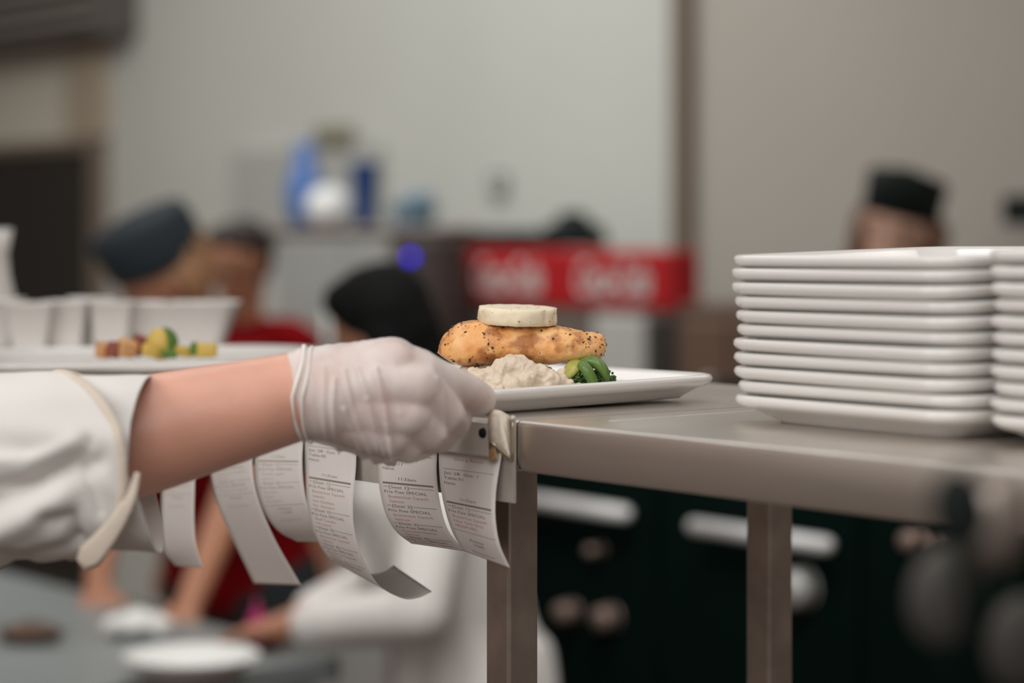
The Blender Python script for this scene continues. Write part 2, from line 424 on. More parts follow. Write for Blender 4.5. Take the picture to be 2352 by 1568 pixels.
# ------------------------------------------------------------------ ticket rail
rail = empty('ticket_rail', UV(-.5, -.01, ZS - .05), 'worn aluminium ticket rail gripping order slips along the shelf front', 'ticket rail', rz=ROT_U)
def extr(name, prof, u0, u1, m, parent, cut=None):
    vs = [UV(u0, v, ZS + z) for v, z in prof] + [UV(u1 + (cut[i] if cut else 0), v, ZS + z) for i, (v, z) in enumerate(prof)]
    n = len(prof)
    fs = [(k, (k + 1) % n, n + (k + 1) % n, n + k) for k in range(n)] + [tuple(range(n))[::-1], tuple(range(n, 2 * n))]
    o = mesh(name, vs, fs, m, parent, False)
    return o
extr('back_plate', [(-.0028, -.0003), (-.0008, -.0003), (-.0008, -.0545), (-.0028, -.0545)], -1.3, -.001, M['alu'], rail)
extr('front_cover', [(-.0030, -.0004), (-.0130, -.0004), (-.0150, -.0020), (-.0150, -.0235), (-.0138, -.0245), (-.0136, -.0225), (-.0138, -.0026), (-.0125, -.0016), (-.0030, -.0016)],
     -1.3, -.014, M['alu'], rail)
# end bracket: pale plastic cap, slanting wire-like edge, screw and brown tab
bm = bmesh.new()
capp = [(-.0030, .0040), (-.0130, .0085), (-.0152, .004), (-.0150, -.013), (-.0034, -.0262), (-.0030, -.0262)]
a = [bm.verts.new(UV(-.0138, v, ZS + z)) for v, z in capp]; b = [bm.verts.new(UV(-.0035, v * .9, ZS + z * .95 - .001)) for v, z in capp]
for k in range(6): bm.faces.new((a[k], a[(k + 1) % 6], b[(k + 1) % 6], b[k]))
bm.faces.new(a[::-1]); bm.faces.new(b)
bmesh.ops.recalc_face_normals(bm, faces=bm.faces)
bmesh.ops.bevel(bm, geom=list(bm.edges), offset=.0008, segments=2, affect='EDGES')
from_bm('end_cap', bm, mat('cream_plastic', (.74, .64, .52), .4, var=.12, vscale=300), rail)
bm = bmesh.new()
bm_tube(bm, [UV(-.0010, -.0036, ZS + .001), UV(-.0010, -.0036, ZS - .026)], .0009, 8, n=6)
bm_tube(bm, [UV(-.0015, -.0036, ZS - .026), UV(-.010, -.0145, ZS - .014)], .0012, 8, n=6)
from_bm('edge_wire', bm, mat('brass_edge', (.50, .42, .30), .35, .8), rail)
bm = bmesh.new(); bm_box(bm, (0, 0, 0), (.009, .0012, .008), UVM(-.0115, -.0128, ZS - .0225) @ Matrix.Rotation(R(-18), 4, 'Y'), .0004)
from_bm('corner_tab', bm, M['rust'], rail, False)
bm = bmesh.new(); bm_cyl(bm, UV(-.0185, -.0145, ZS - .0085), UV(-.0185, -.0166, ZS - .0085), .0036, .0030, 24)
from_bm('screw_head', bm, M['black'], rail)
bm = bmesh.new(); bm_ball(bm, UV(-.0012, -.0035, ZS + .0015), .0022, 2); from_bm('rivet', bm, M['alu'], rail)

# ------------------------------------------------------------------ order tickets
def text_verts(s):
    c = bpy.data.curves.new('t', 'FONT'); c.body = s; c.size = 1; c.resolution_u = 2
    o = bpy.data.objects.new('t', c); COL.objects.link(o)
    dg = bpy.context.evaluated_depsgraph_get(); me = bpy.data.meshes.new_from_object(o.evaluated_get(dg))
    vs = [v.co.copy() for v in me.vertices]; fs = [tuple(p.vertices) for p in me.polygons]
    bpy.data.objects.remove(o); bpy.data.curves.remove(c); bpy.data.meshes.remove(me)
    return vs, fs
_tc = {}
def tv(s):
    if s not in _tc: _tc[s] = text_verts(s)
    return _tc[s]
def ticket(Lp, Rp, lines, label, start, faint=False, pitch=.00345, v0=-.0075, top=.012):
    """Lp/Rp: how the two long edges hang; each edge keeps its place along the rail and swings in the v-z plane"""
    def edge(P):
        u = u_at(P[0][0], v0); out = []
        for k, (px, py) in enumerate(P):
            v = v_at(px, u); q = UV(u, v, 0); out.append(Vector((q.x, q.y, z_at(py, q.y))))
        q = UV(u, v0 + .001, 0)
        return [Vector((q.x, q.y, out[0].z + top))] + out, u
    L3, ul_ = edge(Lp); R3, ur_ = edge(Rp)
    N = 56; E, le = catmull(L3, N); F, lf = catmull(R3, N); A = 10
    Ln = (le + lf) / 2
    def SP(a, b):                                   # a across 0..1, b along in metres
        x = min(N - 1.001, max(0, b / Ln * (N - 1))); i = int(x); f = x - i
        return E[i].lerp(E[i + 1], f).lerp(F[i].lerp(F[i + 1], f), a)
    vs = []; fs = []
    for i in range(N):
        for j in range(A + 1): vs.append(E[i].lerp(F[i], j / A))
    for i in range(N - 1):
        for j in range(A): k = i * (A + 1) + j; fs.append((k, k + A + 1, k + A + 2, k + 1))
    o = mesh('order_ticket', vs, fs, M['paper'])
    md = o.modifiers.new('t', 'SOLIDIFY'); md.thickness = .00012; md.offset = 0
    tag(o, label, 'order ticket', 'printed order slips hanging from the ticket rail')
    width = (E[0] - F[0]).length
    for key, m in (('printed_text', M['ink_faint'] if faint else M['ink']), ('red_printed_text', M['inkred_faint'] if faint else M['inkred'])):
        V = []; Fc = []
        def put(pts, faces):
            base = len(V)
            for a, b in pts:
                p = SP(a, b); n = (SP(a, b + .001) - SP(a, b - .001)).cross(SP(1, b) - SP(0, b)).normalized()
                if n.dot(Vector((0, 0, CZ)) - p) < 0 and b < Ln * .5: n = -n
                V.append(p + n * .00018 * SG)
            for f in faces: Fc.append(tuple(base + i for i in f))
        mid = SP(.5, Ln * .3); n = (SP(.5, Ln * .3 + .001) - SP(.5, Ln * .3 - .001)).cross(SP(1, Ln * .3) - SP(0, Ln * .3))
        SG = 1 if n.dot(-mid + Vector((0, 0, CZ))) > 0 else -1
        b = start
        for ln in lines:
            red = ln.startswith('~')
            s = ln[1:] if red else ln
            col_ok = red == (key == 'red_printed_text')
            if s == '=':
                if col_ok: 
                    for (y0, y1) in ((b - .0016, b - .0004),):
                        pts = [(.07 + .86 * i / 12, y) for i in range(13) for y in (y0, y1)]
                        put(pts, [(2 * i, 2 * i + 1, 2 * i + 3, 2 * i + 2) for i in range(12)])
                b += pitch * .75; continue
            if s == '-':
                if col_ok:
                    pts = [(.07 + .86 * i / 12, y) for i in range(13) for y in (b - .0008, b - .0005)]
                    put(pts, [(2 * i, 2 * i + 1, 2 * i + 3, 2 * i + 2) for i in range(12)])
                b += pitch * .9; continue
            if s == '':
                b += pitch; continue
            if b > Ln - .002: break
            if col_ok:
                x0 = .08; rule = False
                if s.startswith('^'): s = s[1:]; x0 = .5 - len(s) * .0215
                if s.startswith('['): x0 = .17; rule = True
                if red and not ln[1:].startswith('^'): x0 = .14
                tvs, tfs = tv(s)
                if tvs:
                    mx = max(v.x for v in tvs); mn = min(v.x for v in tvs); wd = len(s) * .043 - .006
                    put([(x0 + (v.x - mn) / (mx - mn) * wd, b - (v.y) * .0028) for v in tvs], tfs)
                    if rule:
                        for (p0, p1) in ((.08, .155), (x0 + wd + .02, .93)):
                            pts = [(p0 + (p1 - p0) * i / 8, y) for i in range(9) for y in (b - .0012, b - .0009)]
                            put(pts, [(2 * i, 2 * i + 1, 2 * i + 3, 2 * i + 2) for i in range(8)])
            b += pitch
        if V: mesh(key, V, Fc, m, o, False)
    return o
BS, PF = '~Butternut Squash', 'Prix Fixe SPECIAL'
T6 = ['~^Dining Room', '', '-', 'Jan 28  Gst: 1', 'Table:91', 'Name:', '', '', '^11:32am', '=', '[Seat 1]', PF, BS, '~New York Strip', '~MEDIUM WELL', '-', '', '^Printer', '^1/345', '', '~^Dining Room']
T5 = ['-', 'Jan 28  Gst: 1', 'Table:11', 'Name:', '', '^11:32am', '=', '[Seat 1]', PF, BS, '~Salmon', '[Seat 2]', PF, BS, '~Salmon', '[Seat 3]', PF, '~Romaine Hearts', '~Salmon', '[Seat 4]', PF, BS]
T4 = ['-', 'Jan 28  Gst: 1', 'Table:42', 'Name:', '', '', '^11:31am', '=', '[Seat 1]', PF, BS, '~Salmon', '~see kitchen', '~for dessert', '[Seat 2]', PF, '~Beef Tender', '~No sauce', '[Seat 3]', PF, BS, '~Salmon', '[Seat 4]', PF, BS, '~Salmon', '[Seat 5]', PF]
T3 = ['', '', '^11:27am', '=', '[Seat 1]', PF, '~Green salad', '~Salmon', '[Seat 2]', PF, '~Romaine', '~Rare', '~No sauce', '-', '^Printer', '^1/345', '', '~^Dining Room']
T2 = ['', '-', '[Seat 1]', PF, BS, '~Salmon', '[Seat 2]', PF, BS, '-', '^Printer', '', '~^Dining Room']
T1 = ['', '', '[Seat 2]', PF, BS, '~Salmon', '-', '^Printer', '', '~^Dining Room']
ticket([(1008, 1035), (1009, 1080), (1014, 1130), (1028, 1190), (1046, 1235), (1066, 1265)], [(1151, 1050), (1146, 1080), (1139, 1130), (1138, 1190), (1148, 1250), (1172, 1305)], T6,
       'order slip for table 91 hanging nearest the steel post', .0175)
ticket([(870, 1030), (869, 1080), (873, 1130), (888, 1185), (912, 1222), (945, 1248)], [(1004, 1045), (1003, 1090), (1010, 1150), (1024, 1205), (1045, 1240), (1072, 1266)], T5,
       'order slip printed 11:32am, beside the empty gap in the rail', .0155)
ticket([(700, 1015), (702, 1070), (705, 1150), (722, 1225), (757, 1283), (800, 1308), (845, 1318), (880, 1313), (905, 1298)],
       [(819, 1030), (817, 1080), (811, 1150), (814, 1215), (834, 1285), (872, 1345), (925, 1374), (962, 1372), (992, 1358)], T4,
       'longest order slip, its end curled up to show the blank back', .0150)
ticket([(586, 1010), (586, 1080), (592, 1130), (610, 1180), (640, 1220), (682, 1243)], [(696, 1020), (694, 1060), (697, 1110), (707, 1160), (730, 1205), (768, 1245)], T3,
       'short order slip partly behind the longest curled slip', .0170, True)
ticket([(482, 1040), (484, 1090), (500, 1160), (535, 1240), (583, 1340)], [(581, 1020), (580, 1070), (592, 1140), (630, 1235), (692, 1344)], T2,
       'order slip sweeping down to the right between two red gaps', .018, True)
ticket([(372, 1060), (371, 1130), (370, 1210), (378, 1265), (402, 1299)], [(449, 1060), (447, 1120), (446, 1190), (450, 1250), (466, 1304)], T1,
       'order slip hanging beside the rolled white sleeve', .018, True)

# ------------------------------------------------------------------ plates
def ring(hx, hy, r, z, bulge=.0, ke=7, kc=8):
    pts = []
    for q, (sx, sy) in enumerate(((1, 1), (-1, 1), (-1, -1), (1, -1))):
        cx, cy = sx * (hx - r), sy * (hy - r)
        for k in range(kc + 1):
            a = R(90 * q + 90 * k / kc); pts.append((cx + r * math.cos(a), cy + r * math.sin(a)))
        nx, ny = [(-(hx - r), hy), (-hx, -(hy - r)), (hx - r, -hy), (hx, hy - r)][q]
        x0, y0 = pts[-1]
        for k in range(1, ke): pts.append((x0 + (nx - x0) * k / ke, y0 + (ny - y0) * k / ke))
    out = []
    for x, y in pts:
        bx = bulge * (1 - min(1, (y / hy) ** 2)) * (1 if x > 0 else -1) * (abs(x) / hx) ** 4
        by = bulge * (1 - min(1, (x / hx) ** 2)) * (1 if y > 0 else -1) * (abs(y) / hy) ** 4
        out.append(Vector((x + bx, y + by, z)))
    return out
def plate_mesh(name, hx, hy, h=.0185, inset=.025, cr=.022, bulge=.0025, t=.0045):
    P = [(inset + .006, .0022, .6), (inset + .003, .0, .7), (inset, .0, .8), (inset - .0012, .0012, .85), (inset * .72, h * .24, .92), (inset * .42, h * .46, .97), (inset * .2, h - .0082, 1.0), (.0016, h - .0062, 1.05),
         (.0004, h - .0047, 1.1), (.0, h - .0032, 1.1), (.0004, h - .0016, 1.1), (.0014, h - .0004, 1.1), (.0030, h, 1.08), (.0052, h - .0006, 1.05), (.0085, h - .0028, 1.03), (inset * .62, h * .62, 1), (inset * .85, h * .45, .95), (inset * 1.15, h * .30, .85), (inset * 1.5, h * .255, .7)]
    vs = []; fs = []
    rs = [ring(hx - i, hy - i, max(.004, cr * s - i * .2), z, bulge) for i, z, s in P]
    n = len(rs[0])
    for r_ in rs: vs += r_
    for k in range(len(rs) - 1):
        for i in range(n): fs.append((k * n + i, k * n + (i + 1) % n, (k + 1) * n + (i + 1) % n, (k + 1) * n + i))
    fs.append(tuple(range(n))[::-1]); fs.append(tuple(range((len(rs) - 1) * n, len(rs) * n)))
    me = bpy.data.meshes.new(name); me.from_pydata([tuple(v) for v in vs], [], fs); me.materials.append(M['china'])
    for p in me.polygons: p.use_smooth = True
    return me
def place(name, me, loc, rz, label, cat, group=None, tilt=(0, 0)):
    o = bpy.data.objects.new(name, me); COL.objects.link(o); o.location = loc
    o.rotation_mode = 'XYZ'; o.rotation_euler = (tilt[0], tilt[1], rz)
    return tag(o, label, cat, group)
sp = plate_mesh('stacked_plate', .103, .103)
ords = ['top', 'second', 'third', 'fourth', 'fifth', 'sixth', 'seventh', 'eighth', 'ninth', 'tenth', 'bottom']
def stack(uc, vc, n, rz, where, jit, tops, grp, tl):
    for k in range(n):
        i = n - 1 - k
        z = tops[k]
        q = UV(uc + jit[k % len(jit)][0], vc + jit[k % len(jit)][1], z)
        nm = {0: 'bottom', n - 1: 'top'}.get(k, ords[i] )
        lab = ('white square plate at the %s of the %s' % (nm, where)) if k in (0, n - 1) else 'white square plate, %s from the top in the %s' % (nm, where)
        place('square_plate', sp, q, ROT_U + rz + jit[k % len(jit)][2], lab, 'plate', grp, (R(tl * k / n), R(-tl * .2 * k / n)))
J = [(0, 0, 0), (.001, .002, .01), (-.001, .0, -.008), (-.002, .001, .012), (-.0005, -.001, -.01), (.0, .002, .006), (.001, 0, -.004), (-.001, .001, .01), (-.001, -.002, -.006), (-.002, -.001, .004), (-.001, 0, 0)]
stack(.192, .202, 11, R(-1), 'stack beside the food plate', J, [ZS + .0095 * k for k in range(10)] + [ZS + .0095 * 9 + .0088], 'stack of white square plates beside the food plate', 1.6)
J2 = [(.001, .000, 0), (-.001, .001, -.012), (.002, .001, .01), (.001, -.001, -.006), (.0, .001, .012), (.002, .000, -.01), (-.001, .001, .006), (.001, .002, -.008), (.001, -.001, .01), (.0, 0, -.006), (-.001, .001, .0)]
stack(.409, .204, 11, R(1), 'stack nearest the shelf end', J2, [ZS + .00985 * k for k in range(11)], 'second stack of white square plates', 1.2)

# the plate being set down: one rounded-square dinner plate, raised a little at the far side
AL = R(42)
d1 = Vector((math.cos(AL), math.sin(AL), 0)); d2 = Vector((-math.sin(AL), math.cos(AL), 0))
PL = .242
A3 = Vector((-.0225, 1.622, 0))
PC = A3 + d1 * PL / 2 + d2 * PL / 2
dp = plate_mesh('dinner_plate', PL / 2, PL / 2, .0175, .020, .02, .001)
place('dinner_plate', dp, (PC.x, PC.y, ZS + .0018), AL, 'white square dinner plate with salmon, held by the gloved hand', 'plate', None, (0, R(-.45)))
WELL = ZS + .0018 + .0046

# platter on the left part of the shelf
pf = plate_mesh('serving_platter', .160, .155, .0135, .024, .055, .006)
PX, PY = (345 - 1176) / FPX * 2.2, 2.2
place('serving_platter', pf, (PX, PY, ZS + .0003), R(12), 'white rounded square platter with diced roast vegetables at the shelf edge', 'plate')

# ------------------------------------------------------------------ salmon, butter, mash, broccoli
YF = 1.725
def prof(pts, n):
    xs = [p[0] for p in pts]
    out = []
    for k in range(n):
        x = xs[0] + (xs[-1] - xs[0]) * k / (n - 1)
        for i in range(len(pts) - 1):
            if xs[i] <= x <= xs[i + 1] + 1e-6:
                f = (x - xs[i]) / max(1e-6, xs[i + 1] - xs[i]); f2 = f
                out.append((x, pts[i][1] * (1 - f2) + pts[i + 1][1] * f2)); break
    for _ in range(2): out = [out[0]] + [(out[i][0], (out[i - 1][1] + 2 * out[i][1] + out[i + 1][1]) / 4) for i in range(1, n - 1)] + [out[-1]]
    return out
NL, NC = 120, 96
top = prof([(1004, 812), (1008, 785), (1018, 771), (1035, 755), (1050, 744), (1075, 738), (1110, 737), (1180, 742), (1260, 748), (1320, 757), (1360, 763), (1384, 769), (1391, 777), (1394, 792)], NL)
bot = prof([(1004, 812), (1015, 822), (1040, 834), (1062, 841), (1110, 838), (1150, 833), (1200, 831), (1240, 837), (1265, 838), (1300, 830), (1340, 830), (1374, 828), (1388, 820), (1393, 795)], NL)
vs = []; fs = []
for i in range(NL):
    x, yt = top[i]; yb = bot[i][1]
    a = W(x, yt, YF); b = W(x, yb, YF)
    zc = (a.z + b.z) / 2; hz = max(.0004, (a.z - b.z) / 2)
    s = i / (NL - 1)
    hy = .029 * (max(0, 1 - abs(2 * s - 1) ** 5)) ** .5 * (1 - .25 * s) + .0006
    for j in range(NC):
        t = 2 * math.pi * j / NC; c, sn = math.cos(t), math.sin(t); n = 3.3
        cy = abs(c) ** (2 / n) * (1 if c > 0 else -1); cz = abs(sn) ** (2 / n) * (1 if sn > 0 else -1)
        y = YF + .012 + cy * hy - .006 * cz * (1 if c < 0 else 0) * 0
        # bevelled shoulder: the top leans back from the front face
        y += max(0, cz) * .006 * (1 if cy < 0 else 0) * abs(cy)
        p = Vector((a.x * y / YF if False else a.x, y, zc + cz * hz))
        q = p * 1
        d = noise.noise(p * 45) * .0010 + noise.noise(p * 190) * .0004 + noise.noise(p * 520) * .00030
        d += -.0005 * max(0, math.sin(p.x * 210 + p.z * 120 + 5 * noise.noise(p * 30)) - .8) * 4
        dirv = Vector((0, cy, cz)).normalized()
        vs.append(q + dirv * d)
for i in range(NL - 1):
    for j in range(NC): fs.append((i * NC + j, i * NC + (j + 1) % NC, (i + 1) * NC + (j + 1) % NC, (i + 1) * NC + j))
fs.append(tuple(range(NC))); fs.append(tuple(range((NL - 1) * NC, NL * NC))[::-1])
sal = mesh('salmon_fillet', vs, fs, M['salmon'])
tag(sal, 'peppered seared salmon fillet resting on mashed potato on the held plate', 'salmon fillet')
# cracked pepper pressed on the surface
surf = [(sal.data.vertices[k].co.copy(), sal.data.vertices[k].normal.copy()) for k in range(len(sal.data.vertices))]
surf = [(c, n) for c, n in surf if n.y < .35]
def flakes(name, count, smin, smax, m, pick):
    bm = bmesh.new()
    for _ in range(count):
        for _t in range(40):
            c, n = random.choice(surf)
            if random.random() < pick(c): break
        sz = random.uniform(smin, smax)
        q = Vector((0, 0, 1)).rotation_difference(n).to_matrix().to_4x4()
        mm = Matrix.Translation(c + n * sz * .12) @ q @ Matrix.Rotation(random.random() * 6.3, 4, 'Z') @ Matrix.Diagonal((sz, sz * random.uniform(.45, .9), sz * .4, 1))
        r_ = bmesh.ops.create_icosphere(bm, subdivisions=1, radius=.5, matrix=mm)
        for v in r_['verts']: v.co += Vector((random.uniform(-1, 1), random.uniform(-1, 1), random.uniform(-1, 1))) * sz * .12
    o = from_bm(name, bm, m, sal, False); o['kind'] = 'stuff'; return o
def dens(c):
    px = 1176 + c.x / c.y * FPX; py = HZ + (CZ - c.z) / c.y * FPX
    w1 = math.exp(-((px - 1370) / 45) ** 2 - ((py - 795) / 30) ** 2)
    w2 = .8 * math.exp(-((px - 1130) / 28) ** 2) + .6 * math.exp(-((px - 1035) / 28) ** 2) + .45 * math.exp(-((px - 1215) / 35) ** 2 - ((py - 770) / 22) ** 2)
    w3 = .5 * math.exp(-((py - 748) / 9) ** 2)
    return min(1, w1 + w2 * .7 + w3 + .07)
flakes('pepper_flakes', 130, .0007, .0030, M['pepper'], dens)
flakes('toasted_crumbs', 190, .0005, .0018, M['char'], dens)

# herb butter coin: a thick round slice with a cut face at one side
bm = bmesh.new()
bc = W(1189, 724, 1.737); br = .0292; bh = .0060
rng = []; n = 90
lay = [(-1, .95), (-.9, .99), (-.4, 1.0), (0, 1.005), (.5, 1.0), (.88, .985), (1, .955)]
for z, s in lay:
    row = []
    for i in range(n):
        t = 2 * math.pi * i / n
        x, y = math.cos(t) * br * s, math.sin(t) * br * s
        if y < -.4 * br and x > .50 * br: y += .0022 * (x / br - .5) * 2
        x = min(x, br * .955)
        p = Vector((x, y, z * bh))
        d = noise.noise(p * 140 + Vector((3, 1, 2))) * .0010 + noise.noise(p * 420) * .0005
        if -.62 < x / br < -.0 and False: d = 0
        if x < -.8 * br: d += noise.noise(p * 260) * .0018 + (-.0007)
        if abs(x - .67 * br) < .0007 and y < 0: d -= .0011
        p += Vector((math.cos(t), math.sin(t), 0)) * d + Vector((0, 0, noise.noise(p * 160) * .0003))
        row.append(bm.verts.new(p))
    rng.append(row)
for a_, b_ in zip(rng, rng[1:]):
    for i in range(n): bm.faces.new((a_[i], a_[(i + 1) % n], b_[(i + 1) % n], b_[i]))
for row, sgn in ((rng[-1], 1), (rng[0], -1)):
    prev = row
    for f in (.8, .55, .3, .1):
        nr = [bm.verts.new(Vector((v.co.x * f / 1, v.co.y * f, sgn * bh + noise.noise(Vector((v.co.x * f, v.co.y * f, 0)) * 170) * .0006))) for v in row]
        for i in range(n):
            q_ = (prev[i], prev[(i + 1) % n], nr[(i + 1) % n], nr[i]); bm.faces.new(q_ if sgn > 0 else q_[::-1])
        prev = nr
    bm.faces.new(prev if sgn > 0 else prev[::-1])
bmesh.ops.transform(bm, matrix=Matrix.Translation(bc) @ Matrix.Rotation(R(2.2), 4, 'X') @ Matrix.Rotation(R(1.6), 4, 'Y'), verts=bm.verts)
but = from_bm('herb_butter', bm, M['butter'])
tag(but, 'round slice of pale herb butter sitting on top of the salmon', 'butter')
surf = [(v.co.copy(), v.normal.copy()) for v in but.data.vertices if v.normal.y < .3]
def herb(name, m, cnt, a, b):
    bmm = bmesh.new()
    for _ in range(cnt):
        c, n_ = random.choice(surf); sz = random.uniform(a, b)
        q = Vector((0, 0, 1)).rotation_difference(n_).to_matrix().to_4x4()
        bmesh.ops.create_icosphere(bmm, subdivisions=1, radius=.5, matrix=Matrix.Translation(c) @ q @ Matrix.Rotation(random.random() * 6, 4, 'Z') @ Matrix.Diagonal((sz, sz * .4, sz * .25, 1)))
    o = from_bm(name, bmm, m, but, False); o['kind'] = 'stuff'
herb('herb_flecks', M['herb'], 34, .0008, .0026); herb('spice_flecks', M['char'], 30, .0005, .0011)

# mashed potato
def B(px, py, Y, r): return (W(px, py, Y), r, W(px, py, Y), r)
def C(p, q): return (W(*p[:3]), p[3], W(*q[:3]), q[3])
blobs = [B(1180, 842, 1.700, .0075), B(1160, 862, 1.702, .012), B(1120, 868, 1.700, .010), B(1090, 866, 1.702, .0085), B(1082, 850, 1.702, .0045), B(1205, 852, 1.699, .0095), B(1235, 860, 1.702, .009),
         B(1265, 868, 1.700, .0075), B(1290, 874, 1.704, .006), B(1195, 832, 1.703, .0062), B(1176, 826, 1.704, .0052), B(1310, 880, 1.702, .0040), B(1150, 852, 1.697, .008), B(1215, 872, 1.697, .010),
         B(1140, 880, 1.694, .008), B(1255, 880, 1.698, .0065), B(1100, 880, 1.696, .008), B(1180, 884, 1.693, .008), B(1325, 884, 1.705, .003), B(1290, 860, 1.712, .004),
         B(1120, 858, 1.735, .014), B(1180, 855, 1.735, .0145), B(1240, 862, 1.735, .011), B(1075, 866, 1.73, .010), B(1060, 872, 1.715, .008), B(1140, 870, 1.76, .012), B(1220, 868, 1.76, .010)]
def mash_fn(c, n):
    d = noise.noise(c * 85) * .0034 + abs(noise.noise(c * 200)) * .0022 + noise.noise(c * 520) * .0005 - .0012
    p = c + n * d; p.z = max(p.z, WELL + .0002); return p
ms = union('mashed_potato', blobs, .0011, M['mash'], None, 3, mash_fn)
tag(ms, 'mound of creamy mashed potato under the salmon, lumpy at the front rim', 'mashed potato')

# broccoli
br_ = empty('broccoli_floret', W(1385, 876, 1.72), 'bright green broccoli floret lying stalk up beside the mashed potato', 'broccoli')
bm = bmesh.new()
bm_tube(bm, [W(1336, 833, 1.722), W(1366, 832, 1.716), W(1385, 848, 1.714), W(1397, 877, 1.716)], [.0042, .0046, .0038, .0022], 14)
bm_tube(bm, [W(1336, 836, 1.712), W(1349, 852, 1.708), W(1364, 880, 1.708)], [.0040, .0044, .0036], 14)
from_bm('stalk', bm, M['stem_g'], br_)
def florets(bm, centres, cnt, spread, r):
    for c in centres:
        for _ in range(cnt):
            d = Vector((random.gauss(0, 1), random.gauss(0, 1), random.gauss(0, .55))).normalized() * random.uniform(.4, 1) * spread
            p = c + d; p.z = max(p.z, WELL + r * .8); bm_ball(bm, p, r * random.uniform(.6, 1.2), 1)
bm = bmesh.new(); florets(bm, [W(1374, 868, 1.719), W(1395, 872, 1.719), W(1350, 872, 1.722), W(1384, 860, 1.730)], 120, .0062, .0012); from_bm('floret_head', bm, M['floret'], br_)
br2 = empty('broccoli_floret', W(1325, 870, 1.718), 'yellow-green broccoli stalk tucked under the salmon', 'broccoli')
bm = bmesh.new()
bm_tube(bm, [W(1322, 830, 1.722), W(1312, 850, 1.712), W(1296, 870, 1.707)], [.0052, .0060, .0034], 14, squash=(1, .6))
bm_tube(bm, [W(1325, 830, 1.724), W(1324, 850, 1.716), W(1316, 876, 1.712)], [.0045, .0040, .0026], 14)
from_bm('stalk', bm, M['stem_y'], br2)
bm = bmesh.new(); florets(bm, [W(1322, 872, 1.708), W(1336, 870, 1.712)], 70, .0042, .0011); from_bm('floret_head', bm, M['floret'], br2)

# ------------------------------------------------------------------ diced vegetables on the platter
def chunk(px, py, Y, size, m, label, rot):
    bm = bmesh.new(); bm_box(bm, (0, 0, 0), size, None, min(size) * .22, 3)
    p = W(px, py, Y)
    p.z = max(p.z, ZS + .0055 + max(size) * .36)
    bmesh.ops.transform(bm, matrix=Matrix.Translation(p) @ Matrix.Rotation(rot[2], 4, 'Z') @ Matrix.Rotation(rot[0], 4, 'X') @ Matrix.Rotation(rot[1], 4, 'Y'), verts=bm.verts)
    for v in bm.verts: v.co += v.normal * noise.noise(v.co * 120) * .001
    return tag(from_bm('diced_vegetable', bm, m), label, 'vegetable', 'diced roast vegetables on the platter')
chunk(236, 803, 2.13, (.012, .013, .014), M['veg_o'], 'small tan cube at the outer edge of the vegetable pile', (.2, .1, .3))
chunk(262, 803, 2.12, (.010, .012, .014), M['veg_r'], 'dark red wedge between two tan vegetable cubes', (.1, .3, .9))
chunk(292, 800, 2.12, (.016, .014, .015), M['veg_o'], 'roasted tan chunk beside the dark red wedge', (.3, .2, .5))
chunk(318, 792, 2.16, (.014, .014, .018), M['veg_r'], 'reddish brown piece behind the tall yellow squash', (.2, .5, .2))
v1 = empty('squash_piece', W(368, 790, 2.12), 'tallest yellow squash wedge with green skin in the vegetable pile', 'vegetable', 'diced roast vegetables on the platter')
bm = bmesh.new(); p0 = W(368, 790, 2.12); bm_ball(bm, p0, .0125, 3, (1.0, .9, 1.15)); from_bm('flesh', bm, M['veg_y'], v1)
bm = bmesh.new(); bm_ball(bm, p0 + Vector((.0035, .002, .0005)), .0128, 3, (.95, .9, 1.12)); from_bm('green_rind', bm, M['green'], v1)
chunk(345, 806, 2.11, (.014, .012, .010), M['veg_y'], 'low yellow cube in front of the tall squash wedge', (.1, .2, .4))
chunk(388, 812, 2.10, (.013, .010, .006), M['green'], 'dark green scrap at the foot of the squash wedge', (.1, .1, .2))
chunk(420, 807, 2.12, (.016, .013, .009), M['veg_y'], 'flat yellow piece between the green scrap and last cube', (.1, .15, .6))
v2 = empty('squash_piece', W(468, 803, 2.12), 'yellow squash cube with a green edge ending the pile nearest the hand', 'vegetable', 'diced roast vegetables on the platter')
bm = bmesh.new(); p0 = W(472, 804, 2.12); bm_box(bm, p0, (.020, .014, .013), None, .003, 3); from_bm('flesh', bm, M['veg_y'], v2)
bm = bmesh.new(); bm_box(bm, p0 + Vector((-.0095, -.002, .0015)), (.006, .013, .0115), None, .0022, 3); from_bm('green_rind', bm, M['green'], v2)

# ------------------------------------------------------------------ bowls behind the platter
def frust(name, wt, wb, h, m, parent, M4, t=.003, cr=.2, dt=None, db=None):
    dt = dt or wt; db = db or wb
    rs = [ring(wb / 2 * .6, db / 2 * .6, wb * cr * .4, 0), ring(wb / 2, db / 2, wb * cr * .5, 0), ring(wb / 2 * 1.02, db / 2 * 1.02, wb * cr * .5, .002), ring(wt / 2, dt / 2, wt * cr * .5, h), ring(wt / 2 + .002, dt / 2 + .002, wt * cr * .5, h + .001),
          ring(wt / 2, dt / 2, wt * cr * .5, h + .0025), ring(wt / 2 - t, dt / 2 - t, wt * cr * .4, h), ring(wb / 2 - t, db / 2 - t, wb * cr * .4, .006), ring(wb / 2 * .5, db / 2 * .5, wb * cr * .3, .004)]
    n = len(rs[0]); vs = [M4 @ v for r_ in rs for v in r_]; fs = []
    for k in range(len(rs) - 1):
        for i in range(n): fs.append((k * n + i, k * n + (i + 1) % n, (k + 1) * n + (i + 1) % n, (k + 1) * n + i))
    fs.append(tuple(range(n))[::-1]); fs.append(tuple(range((len(rs) - 1) * n, len(rs) * n)))
    return mesh(name, vs, fs, m, parent)
